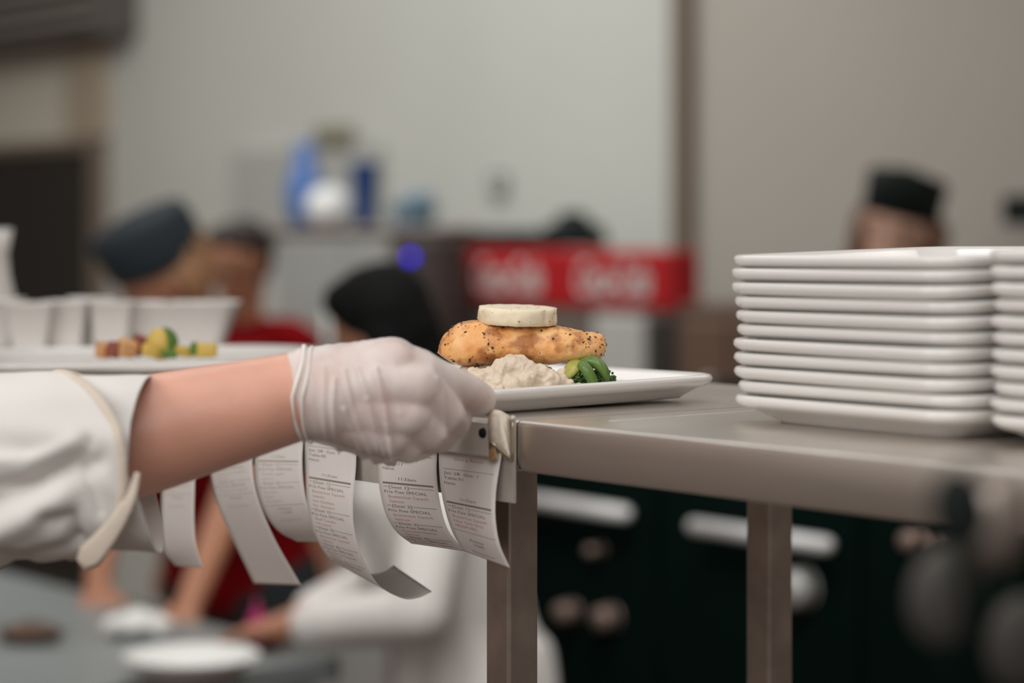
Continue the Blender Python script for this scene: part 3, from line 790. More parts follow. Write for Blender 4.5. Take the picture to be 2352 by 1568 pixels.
def bowl(px, Y, wt, wb, h, label, rz=0, greens=True, dt=None, db=None):
    X = (px - 1176) / FPX * Y; e = empty('square_bowl', (X, Y, ZS), label, 'bowl', 'white flared bowls behind the vegetable platter')
    M4 = Matrix.Translation((X, Y, ZS + .0003)) @ Matrix.Rotation(rz, 4, 'Z')
    frust('bowl_body', wt, wb, h, M['china'], e, M4, dt=dt, db=db)
    if greens:
        bm = bmesh.new()
        for _ in range(26):
            a, b = random.uniform(-.32, .32) * wt, random.uniform(-.32, .32) * (dt or wt)
            mm = M4 @ Matrix.Translation((a, b, h * .86 + random.uniform(0, .006))) @ Matrix.Rotation(random.uniform(-.5, .5), 4, 'X') @ Matrix.Rotation(random.random() * 6, 4, 'Z') @ Matrix.Diagonal((1, .6, .2, 1))
            bmesh.ops.create_icosphere(bm, subdivisions=1, radius=.010, matrix=mm)
        o = from_bm('salad_filling', bm, M['green'], e); o['kind'] = 'stuff'
bowl(405, 2.62, .136, .100, .0465, 'widest white bowl with slanting side, nearest the cook in the dark cap', R(3), True, .075, .055)
bowl(255, 2.58, .046, .034, .0475, 'small tapered white bowl touching the widest bowl', R(8))
bowl(158, 2.57, .050, .034, .0490, 'small tapered white bowl standing in the middle of the row', R(-5))
bowl(70, 2.55, .050, .034, .0475, 'small tapered white bowl beside the frame edge pair', R(6))
bowl(-14, 2.60, .060, .040, .0500, 'white bowl cut by the edge of the picture', R(2))
bowl(208, 2.68, .050, .034, .0490, 'white bowl in the back row behind the small bowls', R(12))
jug = lathe('white_jug', [(0, 0), (.030, 0), (.034, .01), (.036, .05), (.030, .075), (.028, .10), (.033, .128), (.031, .128), (.026, .10), (.028, .07), (.030, .02), (0, .012)], M['china'], None,
            Matrix.Translation(Vector(((-38 - 1176) / FPX * 2.74, 2.74, ZS + .0003))))
tag(jug, 'tall white jug standing behind the bowls at the picture edge', 'jug')

# ------------------------------------------------------------------ people
def ik(s, h, l1, l2, pole):
    d = h - s; D = min(d.length, (l1 + l2) * .999); dn = d.normalized()
    a = (l1 * l1 - l2 * l2 + D * D) / (2 * D); hh = math.sqrt(max(0, l1 * l1 - a * a))
    p = (pole - dn * pole.dot(dn)).normalized()
    return s + dn * a + p * hh
def hand_segs(wrist, dirn, up, side, k=1.0, curl=.35):
    """palm, four unequal bent fingers and a thumb leaving the side of the palm"""
    dirn = dirn.normalized(); x = dirn.cross(up).normalized(); n = x.cross(dirn).normalized()
    out = []
    base = [wrist + dirn * .075 * k + x * o * k for o in (-.030, -.010, .011, .030)]
    for b in base: out.append((wrist, .020 * k, b, .0125 * k))
    for b, L_, o in zip(base, (.066, .078, .072, .056), (-.10, -.03, .04, .12)):
        d = (dirn + x * o).normalized(); j = b + (d - n * curl * .5).normalized() * L_ * .45 * k
        t = j + (d - n * curl * 1.6).normalized() * L_ * .55 * k
        out += [(b, .0100 * k, j, .0090 * k), (j, .0088 * k, t, .0072 * k)]
    s = -1 if side < 0 else 1
    b = wrist + dirn * .022 * k + x * s * .022 * k; j = b + (dirn * .7 + x * s * .75).normalized() * .042 * k; t = j + (dirn * .95 + x * s * .25).normalized() * .030 * k
    out += [(wrist + dirn * .01 * k, .018 * k, b, .016 * k), (b, .015 * k, j, .011 * k), (j, .011 * k, t, .0088 * k)]
    return out
def person(label, loc, face, bend=0, headpitch=0, hands=None, height=1.70, skin=None, top=None, trousers=None, hair=None, hairlen=0, cap=None, apron=None, sleeves='short', front=None, voxel=.0075,
           headroll=0, headyaw=0, custom=None, shoulder_override=None, girth=1, coatlen=.80, lean=0, hairwide=.052):
    k = height / 1.72
    root = empty('person', (loc[0], loc[1], 0), label, 'person')
    F = Vector((math.cos(face), math.sin(face), 0)); Rt = Vector((math.sin(face), -math.cos(face), 0)); U = Vector((0, 0, 1))
    O = Vector((loc[0], loc[1], 0))
    def P(f, r, u): return O + (F * f + Rt * r + U * u) * k
    hip = P(0, 0, .93)
    def T(f, r, u):     # torso frame bent at the hip
        c, s = math.cos(bend), math.sin(bend)
        return hip + ((F * c - U * s) * f + Rt * r + (U * c + F * s) * u) * k
    seg = []
    # legs
    legs = []; shoes = []
    for s in (-1, 1):
        hp, kn, an = P(-.02 * s, .095 * s, .90), P(.03, .10 * s, .50), P(-.01, .105 * s, .085)
        toe = P(.15, .115 * s, .035)
        legs += [(hp, .085 * k, kn, .056 * k), (kn, .055 * k, an, .037 * k)]
        shoes.append([(an, .038 * k, toe, .030 * k), (P(-.04, .105 * s, .035), .034 * k, toe, .030 * k)])
        seg += [(hp, .080 * k, kn, .052 * k), (kn, .052 * k, an, .034 * k), (an, .030 * k, toe, .022 * k)]
    tor = [(T(0, -.06, .0), .105 * k, T(0, .06, .0), .105 * k), (T(0, -.05, .12), .095 * k, T(0, .05, .12), .095 * k), (T(.0, -.055, .02), .10 * k, T(.0, -.05, .14), .09 * k), (T(.0, .055, .02), .10 * k, T(.0, .05, .14), .09 * k),
           (T(0, -.05, .13), .092 * k, T(.01, -.075, .36), .098 * k), (T(0, .05, .13), .092 * k, T(.01, .075, .36), .098 * k), (T(.01, -.07, .36), .098 * k, T(.01, .07, .36), .098 * k), (T(0, -.14, .47), .052 * k, T(0, .14, .47), .052 * k), (T(.005, 0, .40), .085 * k, T(0, 0, .48), .058 * k)]
    tor = [(a_, ra_ * girth, b_, rb_ * girth) for a_, ra_, b_, rb_ in tor]
    seg += tor
    nb, nt = T(0, 0, .50), T(.012, 0, .585)
    seg.append((nb, .052 * k, nt, .050 * k))
    # head
    HC = T(.02, 0, .675)
    hp_ = bend + headpitch
    Hm = Matrix((F.to_tuple(), Rt.to_tuple(), U.to_tuple())).transposed().to_4x4()
    Hm = Matrix.Translation(HC) @ Matrix.Rotation(lean, 4, 'Y') @ Hm @ Matrix.Rotation(hp_, 4, 'Y') @ Matrix.Rotation(headyaw, 4, 'Z') @ Matrix.Rotation(headroll, 4, 'X')
    def H(f, r, u): return Hm @ Vector((f * k, r * k, u * k))
    seg += [(nt, .050 * k, H(-.01, 0, -.06), .055 * k), (H(-.018, 0, .035), .080 * k, H(.015, 0, .035), .076 * k), (H(.02, 0, .02), .070 * k, H(.030, 0, -.055), .052 * k), (H(.040, 0, -.085), .026 * k, H(.055, 0, -.090), .020 * k),
            (H(.085, 0, .005), .008 * k, H(.100, 0, -.028), .011 * k), (H(.078, -.014, -.063), .008 * k, H(.078, .014, -.063), .008 * k), (H(.08, -.030, .022), .010 * k, H(.08, .030, .022), .010 * k)]
    for s in (-1, 1):
        seg += [(H(-.005, .076 * s, .012), .011 * k, H(-.008, .080 * s, -.018), .008 * k)]
    # arms
    slv = []
    for i, s in enumerate((-1, 1)):
        sh = T(0, .175 * s, .455)
        if shoulder_override and i in shoulder_override: sh = shoulder_override[i]
        seg.append((T(0, .1 * s, .45), .055 * k, sh, .055 * k))
        slv.append((T(0, .1 * s, .45), .065 * k, sh, .066 * k))
        if custom and i in custom:
            slv.append((sh, .070, custom[i][0], .062)); slv.append((custom[i][0], .062, custom[i][0].lerp(custom[i][1][0], .3), .060))
            el, wr, hs = custom[i]
            seg += [(sh, .050 * k, el, .042), (el, .042, wr[0], wr[1])] + hs
            continue
        tgt = hands[i] if hands and hands[i] is not None else P(.06, .26 * s, .80)
        el = ik(sh, tgt, .29 * k, .25 * k, -F * .6 + Rt * s * .8 - U * .5)
        d = (tgt - el).normalized()
        seg += [(sh, .048 * k, el, .038 * k), (el, .040 * k, tgt, .026 * k)]
        ud = U if abs(d.z) < .8 else F
        seg += hand_segs(tgt, d, ud, -s, k)
        if sleeves == 'short': slv += [(sh, .062 * k, sh.lerp(el, .75), .054 * k)]
        else: slv += [(sh, .064 * k, el, .054 * k), (el, .054 * k, el.lerp(tgt, .82), .042 * k)]
    union('body', seg, voxel, skin, root, 4 if custom else 2, fine=bool(custom))
    for s in (-1, 1):
        eb = bmesh.new(); bm_ball(eb, H(.081, .031 * s, .006), .0085 * k, 2); from_bm('eye', eb, M['hair_brown'], root)
        eb = bmesh.new(); bm_tube(eb, [H(.089, .018 * s, .024), H(.091, .031 * s, .028), H(.083, .045 * s, .024)], .0035 * k, 6, n=5); from_bm('eyebrow', eb, hair or M['hair_brown'], root)
    eb = bmesh.new(); bm_tube(eb, [H(.080, -.020, -.064), H(.088, 0, -.062), H(.080, .020, -.064)], .0042 * k, 6, n=5); from_bm('lips', eb, M['lips'], root)
    grow = lambda L_, g: [(a, (ra + g), b, (rb + g)) for a, ra, b, rb in L_]
    coat = [(P(0, -.05, .95), .115 * k * girth, P(0, -.05, coatlen), .13 * k * girth), (P(0, .05, .95), .115 * k * girth, P(0, .05, coatlen), .13 * k * girth), (P(0, -.05, coatlen), .128 * k * girth, P(0, .05, coatlen), .128 * k * girth)] if sleeves == 'long' else [(P(0, -.05, .93), .118 * k, P(0, .05, .93), .118 * k)]
    union('shirt', grow(tor, .016) + slv + grow(coat, .012), .009, top, root, 3)
    tr = legs + [(P(-.0, -.06, .92), .112 * k, P(0, .06, .92), .112 * k)]
    union('trousers', grow(tr, .014), .012, trousers or M['darkcloth'], root, 3)
    for sh in shoes: union('shoe', grow(sh, .008), .009, M['black'], root, 2)
    if apron:
        union('apron', [(T(.10, -.08, .0), .03, T(.10, .08, .0), .03), (T(.115, -.07, .3), .022, T(.115, .07, .3), .022), (T(.105, -.08, 0), .03, T(.115, -.06, .3), .022), (T(.105, .08, 0), .03, T(.115, .06, .3), .022), (T(.10, 0, 0), .03, T(.115, 0, .3), .022)], .012, apron, root, 2)
    if hair:
        hs = [(H(-.030, 0, .045), .087 * k, H(.000, 0, .058), .078 * k), (H(-.045, 0, .0), .070 * k, H(-.035, 0, .05), .08 * k), (H(.03, -.03, .088), .040 * k, H(.03, .03, .088), .040 * k)]
        if hairlen: hs += [(H(-.04, -hairwide, .01), .042 * k, H(-.04, -hairwide * 1.08, -.14 * hairlen), .030 * k), (H(-.04, hairwide, .01), .042 * k, H(-.04, hairwide * 1.08, -.14 * hairlen), .030 * k), (H(-.06, 0, 0), .05 * k, H(-.06, 0, -.12 * hairlen), .035 * k)]
        union('hair', hs, .008, hair, root, 2)
    if cap:
        cb = bmesh.new(); cols = []
        pr = [(.092, .036), (.098, .042), (.100, .09), (.102, .122), (.096, .138), (.05, .145), (0, .146)]
        sg = 36; rows = []
        for r_, z in pr:
            rows.append([cb.verts.new(H(r_ * math.cos(2 * math.pi * i / sg) * 1.05 - .008, r_ * math.sin(2 * math.pi * i / sg) * .93, z + .010 * math.cos(2 * math.pi * i / sg))) for i in range(sg)])
        for a_, b_ in zip(rows, rows[1:]):
            for i in range(sg): cb.faces.new((a_[i], a_[(i + 1) % sg], b_[(i + 1) % sg], b_[i]))
        cb.faces.new(rows[0][::-1])
        bmesh.ops.remove_doubles(cb, verts=cb.verts, dist=1e-5); bmesh.ops.recalc_face_normals(cb, faces=cb.faces)
        from_bm('cap', cb, cap, root)
    return root

TZ = .92        # worktop height
def at_head(px, py, Y, face, bend, height):
    '''where the feet stand so that the head is at this point'''
    k = height / 1.72
    return ((px - 1176) / FPX * Y - math.cos(face) * math.sin(bend) * .675 * k, Y - math.sin(face) * math.sin(bend) * .675 * k)
person('cook in a charcoal cap and red shirt bending over the steel worktop', at_head(398, 712, 4.65, R(240), R(20), 1.64), R(240), R(20), R(0), [W(435, 1388, 4.15), W(225, 1345, 4.32)], 1.64,
       M['skin_tan'], M['red'], M['darkcloth'], M['hair_fair'], .2, M['navycap'], None, 'short', headyaw=R(55), lean=R(-20))
person('person with dark hair in a red shirt with black shoulders behind the capped cook', at_head(562, 630, 6.1, R(240), R(5), 1.60), R(240), R(5), R(12), None, 1.60,
       M['skin_tan'], M['red'], M['darkcloth'], M['hair_brown'], 0, None, None, 'short')
person('person in a black cap seen over the plate stack against the beige wall', at_head(2062, 556, 5.6, R(250), 0, 1.69), R(250), 0, R(10), None, 1.69,
       mat('light_skin', (.64, .38, .28), .5), M['darkcloth'], M['darkcloth'], mat('chestnut_hair', (.15, .07, .035), .7), 1, M['black'], None, 'short', lean=R(14), hairwide=.078)
person('dark-haired cook in a white long-sleeved coat standing behind the hanging order slips', at_head(908, 765, 3.95, R(195), R(13), 1.533), R(195), R(13), R(14), [W(660, 1440, 3.78), W(690, 1415, 3.95)], 1.535,
       M['skin_tan'], M['cotton'], M['darkcloth'], M['hair_black'], .55, None, None, 'long', girth=1.14, coatlen=.56, headyaw=R(48))

# the serving cook: right arm reaching in with a thin latex glove
Y0 = 1.55
def HP(px, py, Y, r): return (W(px, py, Y), r)
def chain(*ps): return [(ps[i][0], ps[i][1], ps[i + 1][0], ps[i + 1][1]) for i in range(len(ps) - 1)]
def hand_capsules(g):
    o = []
    mm = lambda r: r / 1000 + g
    o += chain(HP(705, 905, 1.552, mm(28.5)), HP(760, 908, 1.552, mm(29)))
    o += chain(HP(730, 878, 1.556, mm(22)), HP(900, 840, 1.55, mm(17.4)))
    o += chain(HP(735, 895, 1.553, mm(24)), HP(850, 885, 1.548, mm(22)), HP(955, 888, 1.545, mm(15.5)))
    o += chain(HP(735, 915, 1.552, mm(25)), HP(860, 930, 1.550, mm(22)), HP(940, 950, 1.545, mm(14.5)))
    o += chain(HP(735, 930, 1.554, mm(22)), HP(850, 965, 1.553, mm(20)), HP(905, 992, 1.550, mm(14)))
    o += chain(HP(735, 938, 1.558, mm(20)), HP(865, 1005, 1.562, mm(14)))
    # thumb
    o += chain(HP(900, 846, 1.552, mm(17.5)), HP(955, 862, 1.556, mm(16.5)), HP(1015, 884, 1.572, mm(13.2)), HP(1062, 896, 1.590, mm(11.5)), HP(1103, 916, 1.603, mm(9.8)))
    # index, middle, ring, little: unequal, bent under the plate
    o += chain(HP(955, 888, 1.545, mm(15)), HP(1022, 950, 1.562, mm(11.5)), HP(1042, 972, 1.585, mm(9.5)), HP(1052, 962, 1.604, mm(8.3)))
    o += chain(HP(940, 950, 1.545, mm(13.5)), HP(985, 995, 1.556, mm(11.3)), HP(1010, 1003, 1.585, mm(9.6)), HP(1024, 990, 1.608, mm(8.4)))
    o += chain(HP(905, 992, 1.550, mm(13)), HP(935, 1022, 1.557, mm(10.8)), HP(965, 1020, 1.588, mm(9.3)), HP(985, 1008, 1.612, mm(8.0)))
    o += chain(HP(865, 1005, 1.562, mm(12)), HP(880, 1026, 1.564, mm(9.6)), HP(908, 1026, 1.590, mm(8.3)), HP(930, 1014, 1.610, mm(7.2)))
    return o
wrist = HP(700, 905, 1.552, .0280)
elbow = Vector((-.405, 1.50, 1.405))
fore = HP(345, 995, 1.535, .0375)
shR = Vector((-.66, 1.42, 1.535))
server = person('person in an off-white coat reaching in with a latex-gloved hand to set down the plate', (-.70, 1.60), R(0), 0, R(10), [W(-700, 1500, 1.9), None], 1.84,
                M['skin'], M['cotton'], M['darkcloth'], M['hair_brown'], 0, None, None, 'long', voxel=.0036,
                custom={1: (elbow, fore, [(fore[0], fore[1], wrist[0], wrist[1])] + hand_capsules(-.0014))}, shoulder_override={1: shR})

# glove with real folds
folds = [([(768, 870), (765, 930), (768, 1000), (780, 1035)], 1.3, 5), ([(790, 850), (808, 930), (838, 1010), (862, 1062)], 1.5, 6), ([(822, 845), (848, 925), (872, 1000), (890, 1062)], 1.6, 6),
         ([(862, 850), (880, 920), (893, 990), (903, 1062)], 2.4, 8), ([(842, 915), (862, 1000), (872, 1058)], 1.2, 5), ([(790, 940), (812, 1000), (835, 1050)], 1.1, 5), ([(745, 840), (742, 930), (750, 1010)], .9, 5),
         ([(1004, 870), (1018, 905), (1022, 960), (1020, 1005)], .8, 7), ([(880, 865), (905, 905), (922, 950)], .5, 6)]
def fold_fn(c, n):
    px = 1176 + c.x / c.y * FPX; py = HZ + (CZ - c.z) / c.y * FPX
    h = 0
    for P_, amp, wd in folds:
        best = 1e9
        for (x0, y0), (x1, y1) in zip(P_, P_[1:]):
            dx, dy = x1 - x0, y1 - y0; t = max(0, min(1, ((px - x0) * dx + (py - y0) * dy) / (dx * dx + dy * dy)))
            best = min(best, math.hypot(px - x0 - t * dx, py - y0 - t * dy))
        h += amp * .0013 * math.exp(-(best / wd) ** 2)
    s = max(0, min(1, (1000 - px) / 250))
    h += s * noise.noise(Vector((c.x * 240 + c.z * 60, c.y * 60, c.z * 22))) * .0007 + noise.noise(c * 60) * .0004
    return c + n * h
glove = union('latex_glove', hand_capsules(.0012), .00135, M['glove'], server, 11, fold_fn, fine=True)
glove['label'] = 'thin translucent off-white latex glove'
def cuffring(name, px, y0, y1, Y, r, mt, lean, dx=0):
    bm = bmesh.new(); n = 48; pts = []
    c = W(px, (y0 + y1) / 2, Y); rad = (y1 - y0) / 2 / FPX * Y
    rings = []
    for i in range(n):
        t = 2 * math.pi * i / n
        d = Vector((0, math.cos(t), math.sin(t)))
        off = lean * math.sin(t) - .0025 * math.cos(t) * 0 + .0012 * math.sin(3 * t + px)
        p = c + d * rad * (1 + .015 * math.sin(2 * t)) + Vector((off - .004 * (1 - abs(math.sin(t))), 0, 0))
        rings.append([bm.verts.new(p + (d * math.cos(a) + Vector((1, 0, 0)) * math.sin(a)) * r * (1 + .3 * math.sin(5 * t))) for a in [2 * math.pi * k / 10 for k in range(10)]])
    for i in range(n):
        a_, b_ = rings[i], rings[(i + 1) % n]
        for k in range(10): bm.faces.new((a_[k], a_[(k + 1) % 10], b_[(k + 1) % 10], b_[k]))
    bmesh.ops.recalc_face_normals(bm, faces=bm.faces)
    return from_bm(name, bm, mt, None)
for args in ((698, 796, 1012, 1.552, .0012, M['glove_thick'], .001), (716, 797, 1017, 1.552, .0007, M['glove_thick'], .001)):
    o = cuffring('rolled_cuff', *args); o.parent = glove; o.matrix_parent_inverse = Matrix.Identity(4)
    o.matrix_parent_inverse = (Matrix.Translation(server.location)).inverted() @ Matrix.Identity(4) if False else glove.matrix_basis.inverted()

# rolled sleeve: inner turned-back cuff, outer layer with a curved hem, dangling strap
def sleeve_layer(name, stations, nxt, mt, parent, thick=.0012, fn=None):
    """stations = [(px, ytop, ybot, Y, depth radius)] from elbow to opening; nxt(theta) shifts the last ring along x in px"""
    NT, NS = 160, 130
    rings = []
    for i in range(NS):
        s = i / (NS - 1) * (len(stations) - 1); k = min(len(stations) - 2, int(s)); f = s - k
        a, b = stations[k], stations[k + 1]; q = [a[j] * (1 - f) + b[j] * f for j in range(5)]
        row = []
        for j in range(NT):
            t = 2 * math.pi * j / NT
            w_x = nxt(t) * (i / (NS - 1)) ** 1.0
            px = q[0] + w_x
            cy = (q[1] + q[2]) / 2; hy = (q[2] - q[1]) / 2
            sn, cs = math.sin(t), math.cos(t)
            sn_ = abs(sn) ** .85 * (1 if sn > 0 else -1); cs_ = abs(cs) ** .85 * (1 if cs > 0 else -1)
            p = W(px, cy - hy * sn_, q[3]); p.y += q[4] * cs_
            d = Vector((0, cs, sn))
            h = noise.noise(Vector((p.x * 12 + p.z * 22, t * 1.2, p.z * 26))) * .009 + noise.noise(Vector((p.x * 40 + p.z * 60, p.y * 30, p.z * 50))) * .0030
            edge = i / (NS - 1)
            if fn: h += fn(px, cy - hy * sn_, t)
            h *= (.35 + .65 * (1 - edge) ** .5)
            row.append(p + d * h)
        rings.append(row)
    vs = [v for r_ in rings for v in r_]; fs = []
    for i in range(NS - 1):
        for j in range(NT): fs.append((i * NT + j, (i + 1) * NT + j, (i + 1) * NT + (j + 1) % NT, i * NT + (j + 1) % NT))
    o = mesh(name, vs, fs, mt, parent); md = o.modifiers.new('t', 'SOLIDIFY'); md.thickness = thick; md.offset = -1
    return o, rings[-1]
def groove(px, py, t):
    if math.cos(t) > .2: return 0
    h = 0
    for P_, amp, wd in ((((-60, 1150), (60, 1120), (170, 1060), (260, 1035)), -.0055, 26), (((0, 1215), (30, 1245), (60, 1262)), -.005, 30), (((150, 1165), (200, 1160), (215, 1215)), -.0045, 20),
                        (((-40, 1040), (100, 1045), (210, 1010)), .0035, 20), (((40, 1190), (110, 1160), (190, 1110)), .004, 30), (((20, 1095), (120, 1085), (240, 1000)), -.0035, 16), (((232, 1060), (250, 1110), (262, 1150)), -.0025, 12), (((205, 1225), (120, 1250), (40, 1275)), -.004, 20), (((-60, 1046), (60, 1050), (150, 1040), (235, 1020)), -.0011, 3)):
        best = 1e9
        for (x0, y0), (x1, y1) in zip(P_, P_[1:]):
            dx, dy = x1 - x0, y1 - y0; tt = max(0, min(1, ((px - x0) * dx + (py - y0) * dy) / (dx * dx + dy * dy)))
            best = min(best, math.hypot(px - x0 - tt * dx, py - y0 - tt * dy))
        h += 2.2 * amp * math.exp(-(best / wd) ** 2)
    return h
def lin(x, P_):
    for (a, fa), (b, fb) in zip(P_, P_[1:]):
        if x <= b: return fa + (fb - fa) * (x - a) / (b - a)
    return P_[-1][1]
inner, ir = sleeve_layer('sleeve_cuff', [(60, 872, 1262, 1.50, .052), (200, 866, 1262, 1.505, .052), (345, 866, 1264, 1.51, .050)],
                         lambda t: lin(math.sin(t), [(-1, 27), (-.68, 23), (-.28, 3), (0, -24), (.5, -19), (.8, -9), (1, 0)]) - (22 * math.cos(t) if math.cos(t) > 0 else 0), M['cotton'], server)
outer, orr = sleeve_layer('sleeve', [(-900, 700, 1290, 1.43, .075), (-420, 850, 1330, 1.47, .066), (-100, 870, 1305, 1.49, .060), (150, 854, 1282, 1.50, .056)],
                          lambda t: (165 * max(0, -math.cos(t)) ** 1.1 if math.cos(t) < 0 else 60 * math.cos(t)) - 18 * max(0, math.sin(t)) ** 2 + 12 * max(0, -math.sin(t)) ** 2, M['cotton'], server, fn=groove)
bm = bmesh.new()
nh = len(orr); rg = []
cen = sum(orr, Vector()) / nh
for i in range(nh):
    p = orr[i]; rad = Vector((0, p.y - cen.y, p.z - cen.z)).normalized(); tn = (orr[(i + 1) % nh] - orr[i - 1]).normalized(); x = tn.cross(rad).normalized()
    rg.append([bm.verts.new(p + rad * (.0016 * math.cos(a) + .0008) + x * .0032 * math.sin(a)) for a in [2 * math.pi * k / 10 for k in range(10)]])
for i in range(nh):
    a_, b_ = rg[i], rg[(i + 1) % nh]
    for k in range(10): bm.faces.new((a_[k], a_[(k + 1) % 10], b_[(k + 1) % 10], b_[k]))
bmesh.ops.recalc_face_normals(bm, faces=bm.faces)
hem = from_bm('hem', bm, M['cotton_tan'], None); hem.parent = outer; hem.matrix_parent_inverse = outer.matrix_basis.inverted()
# loose strap hanging from the rolled hem
bm = bmesh.new()
sp_pts = [(316, 1085, 1.447), (296, 1150, 1.443), (258, 1215, 1.442), (215, 1268, 1.443), (186, 1296, 1.446)]
Pm, _ = catmull([W(*p) for p in sp_pts], 26); rows = []
for i, p in enumerate(Pm):
    tn = (Pm[min(25, i + 1)] - Pm[max(0, i - 1)]).normalized(); x = tn.cross(Vector((0, 1, 0))).normalized()
    wd = .0018 + .0072 * (i / 25) ** .9
    if i > 22: wd *= 1 - .18 * (i - 22)
    rows.append([bm.verts.new(p + x * wd * s + Vector((0, yy, 0))) for s, yy in ((-1, 0), (-.6, -.0006), (0, -.0008), (.6, -.0006), (1, 0), (.6, .0006), (0, .0008), (-.6, .0006))])
for a_, b_ in zip(rows, rows[1:]):
    for k in range(8): bm.faces.new((a_[k], a_[(k + 1) % 8], b_[(k + 1) % 8], b_[k]))
bm.faces.new(rows[0]); bm.faces.new(rows[-1][::-1]); bmesh.ops.recalc_face_normals(bm, faces=bm.faces)
stp = from_bm('sleeve_strap', bm, M['cotton_tan'], None); stp.parent = outer; stp.matrix_parent_inverse = outer.matrix_basis.inverted()

# ------------------------------------------------------------------ worktop and things on it
wt = empty('prep_table', UV(-2.6, .6, 0), 'wide stainless steel prep table below the reaching arm', 'table', rz=ROT_U)
bm = bmesh.new(); bm_box(bm, (0, 0, 0), (2.1, 1.03, .04), UVM(-2.92, .585, TZ - .02), .004); from_bm('table_top', bm, mat('cool_steel_top', (.29, .32, .32), .4, .5, var=.1, vscale=4), wt, False)
for a, b in ((-3.9, .12), (-1.93, .12), (-3.9, 1.04), (-1.93, 1.04)):
    bm = bmesh.new(); bm_box(bm, (0, 0, 0), (.045, .045, TZ - .04), UVM(a, b, (TZ - .04) / 2), .003); from_bm('leg', bm, M['steel_dark'], wt, False)
def on_table(px, py, z=TZ):
    Y = (CZ - z) * FPX / (py - HZ); return Vector(((px - 1176) / FPX * Y, Y, z))
c = on_table(440, 1560)
lathe('white_dish', [(0, .004), (.05, .002), (.055, 0), (.06, .002), (.085, .022), (.1, .034), (.1, .038), (.092, .034), (.06, .012), (0, .010)], M['white'], None, Matrix.Translation(c))
tag(bpy.data.objects['white_dish'], 'white dish on the prep table beside the stooping cook', 'dish')
c = on_table(315, 1462)
bm = bmesh.new(); bm_ball(bm, c + Vector((0, 0, .020)), .045, 3, (1.2, .9, .45))
for v in bm.verts: v.co += v.normal * noise.noise(v.co * 45) * .014; v.co.z = max(v.co.z, TZ + .0005)
tag(from_bm('crumpled_towel', bm, M['white']), 'small crumpled white towel on the prep table below the red shirt', 'towel')
c = on_table(70, 1475)
bm = bmesh.new(); bm_ball(bm, c + Vector((0, 0, .016)), .04, 3, (1.3, .8, .42))
for v in bm.verts: v.co += v.normal * noise.noise(v.co * 60) * .012; v.co.z = max(v.co.z, TZ + .0005)
tag(from_bm('bread_roll', bm, M['brown']), 'brown bread-like lump on the prep table at the picture edge', 'bread')
c = on_table(590, 1490)
mg = empty('squeeze_bottle', c, 'magenta bottle standing between the two cooks on the prep table', 'bottle')
lathe('bottle_body', [(0, 0), (.014, 0), (.016, .004), (.016, .045), (.010, .056), (0, .056)], M['magenta'], mg, Matrix.Translation(c), 20)
lathe('nozzle', [(.007, .055), (.006, .060), (.002, .078), (0, .078)], M['magenta'], mg, Matrix.Translation(c), 16)

# ------------------------------------------------------------------ black oven line under the shelf
VO = 1.74
ov = empty('double_oven', UV(-.2, VO + .4, 0), 'black double oven with long steel handles seen under the shelf', 'oven', rz=ROT_U)
u0, u1 = u_at(1215, VO), u_at(3100, VO)
wallbox('oven_body', u0, u1,   .02, 1.29, VO, VO + .8, M['blackmet'], None, ov, .006)
def on_v(px, py, v):
    u = u_at(px, v); q = UV(u, v, 0); return Vector((q.x, q.y, z_at(py, q.y)))
for (p0, p1) in (((1150, 1133), (1436, 1167)), ((1595, 1200), (1898, 1243))):
    a = on_v(p0[0], p0[1] + 12, VO - .05); b = on_v(p1[0], p1[1] + 5, VO - .05); b.z = (a.z + b.z) / 2; a.z = b.z
    dr = wallbox('door', uv_of(a.x, a.y)[0] - .03, uv_of(b.x, b.y)[0] + .03, a.z - .48, a.z + .06, VO - .015, VO + .001, M['blackmet'], None, ov, .004)
    bm = bmesh.new(); bm_cyl(bm, a, b, .0135, seg=20); bm_ball(bm, a, .0135, 2); bm_ball(bm, b, .0135, 2)
    q = Vector((VX, VY, 0)) * .045
    for t in (.12, .88): bm_cyl(bm, a.lerp(b, t), a.lerp(b, t) + q, .006, seg=10)
    h = from_bm('handle', bm, mat('polished_handle', (.66, .66, .65), .5, .3), None); h.parent = dr; h.matrix_parent_inverse = dr.matrix_basis.inverted()
km = mat('tan_knob_metal', (.24, .17, .14), .5, .4)
for px, py, r in ((1312, 1405, .021), (1402, 1418, .023), (1842, 1350, .034), (1378, 1262, .010), (2110, 1240, .018), (2165, 1244, .010)):
    p = on_v(px, py, VO - .02)
    bm = bmesh.new(); bm_cyl(bm, p, p - Vector((VX, VY, 0)) * .03 + Vector((VX, VY, 0)) * .05, r, seg=24); bm_cyl(bm, p - Vector((VX, VY, 0)) * .03, p, r * .8, r, seg=24)
    r = r
    from_bm('knob', bm, km if py < 1300 or px < 1600 else M['steel_far'], ov)

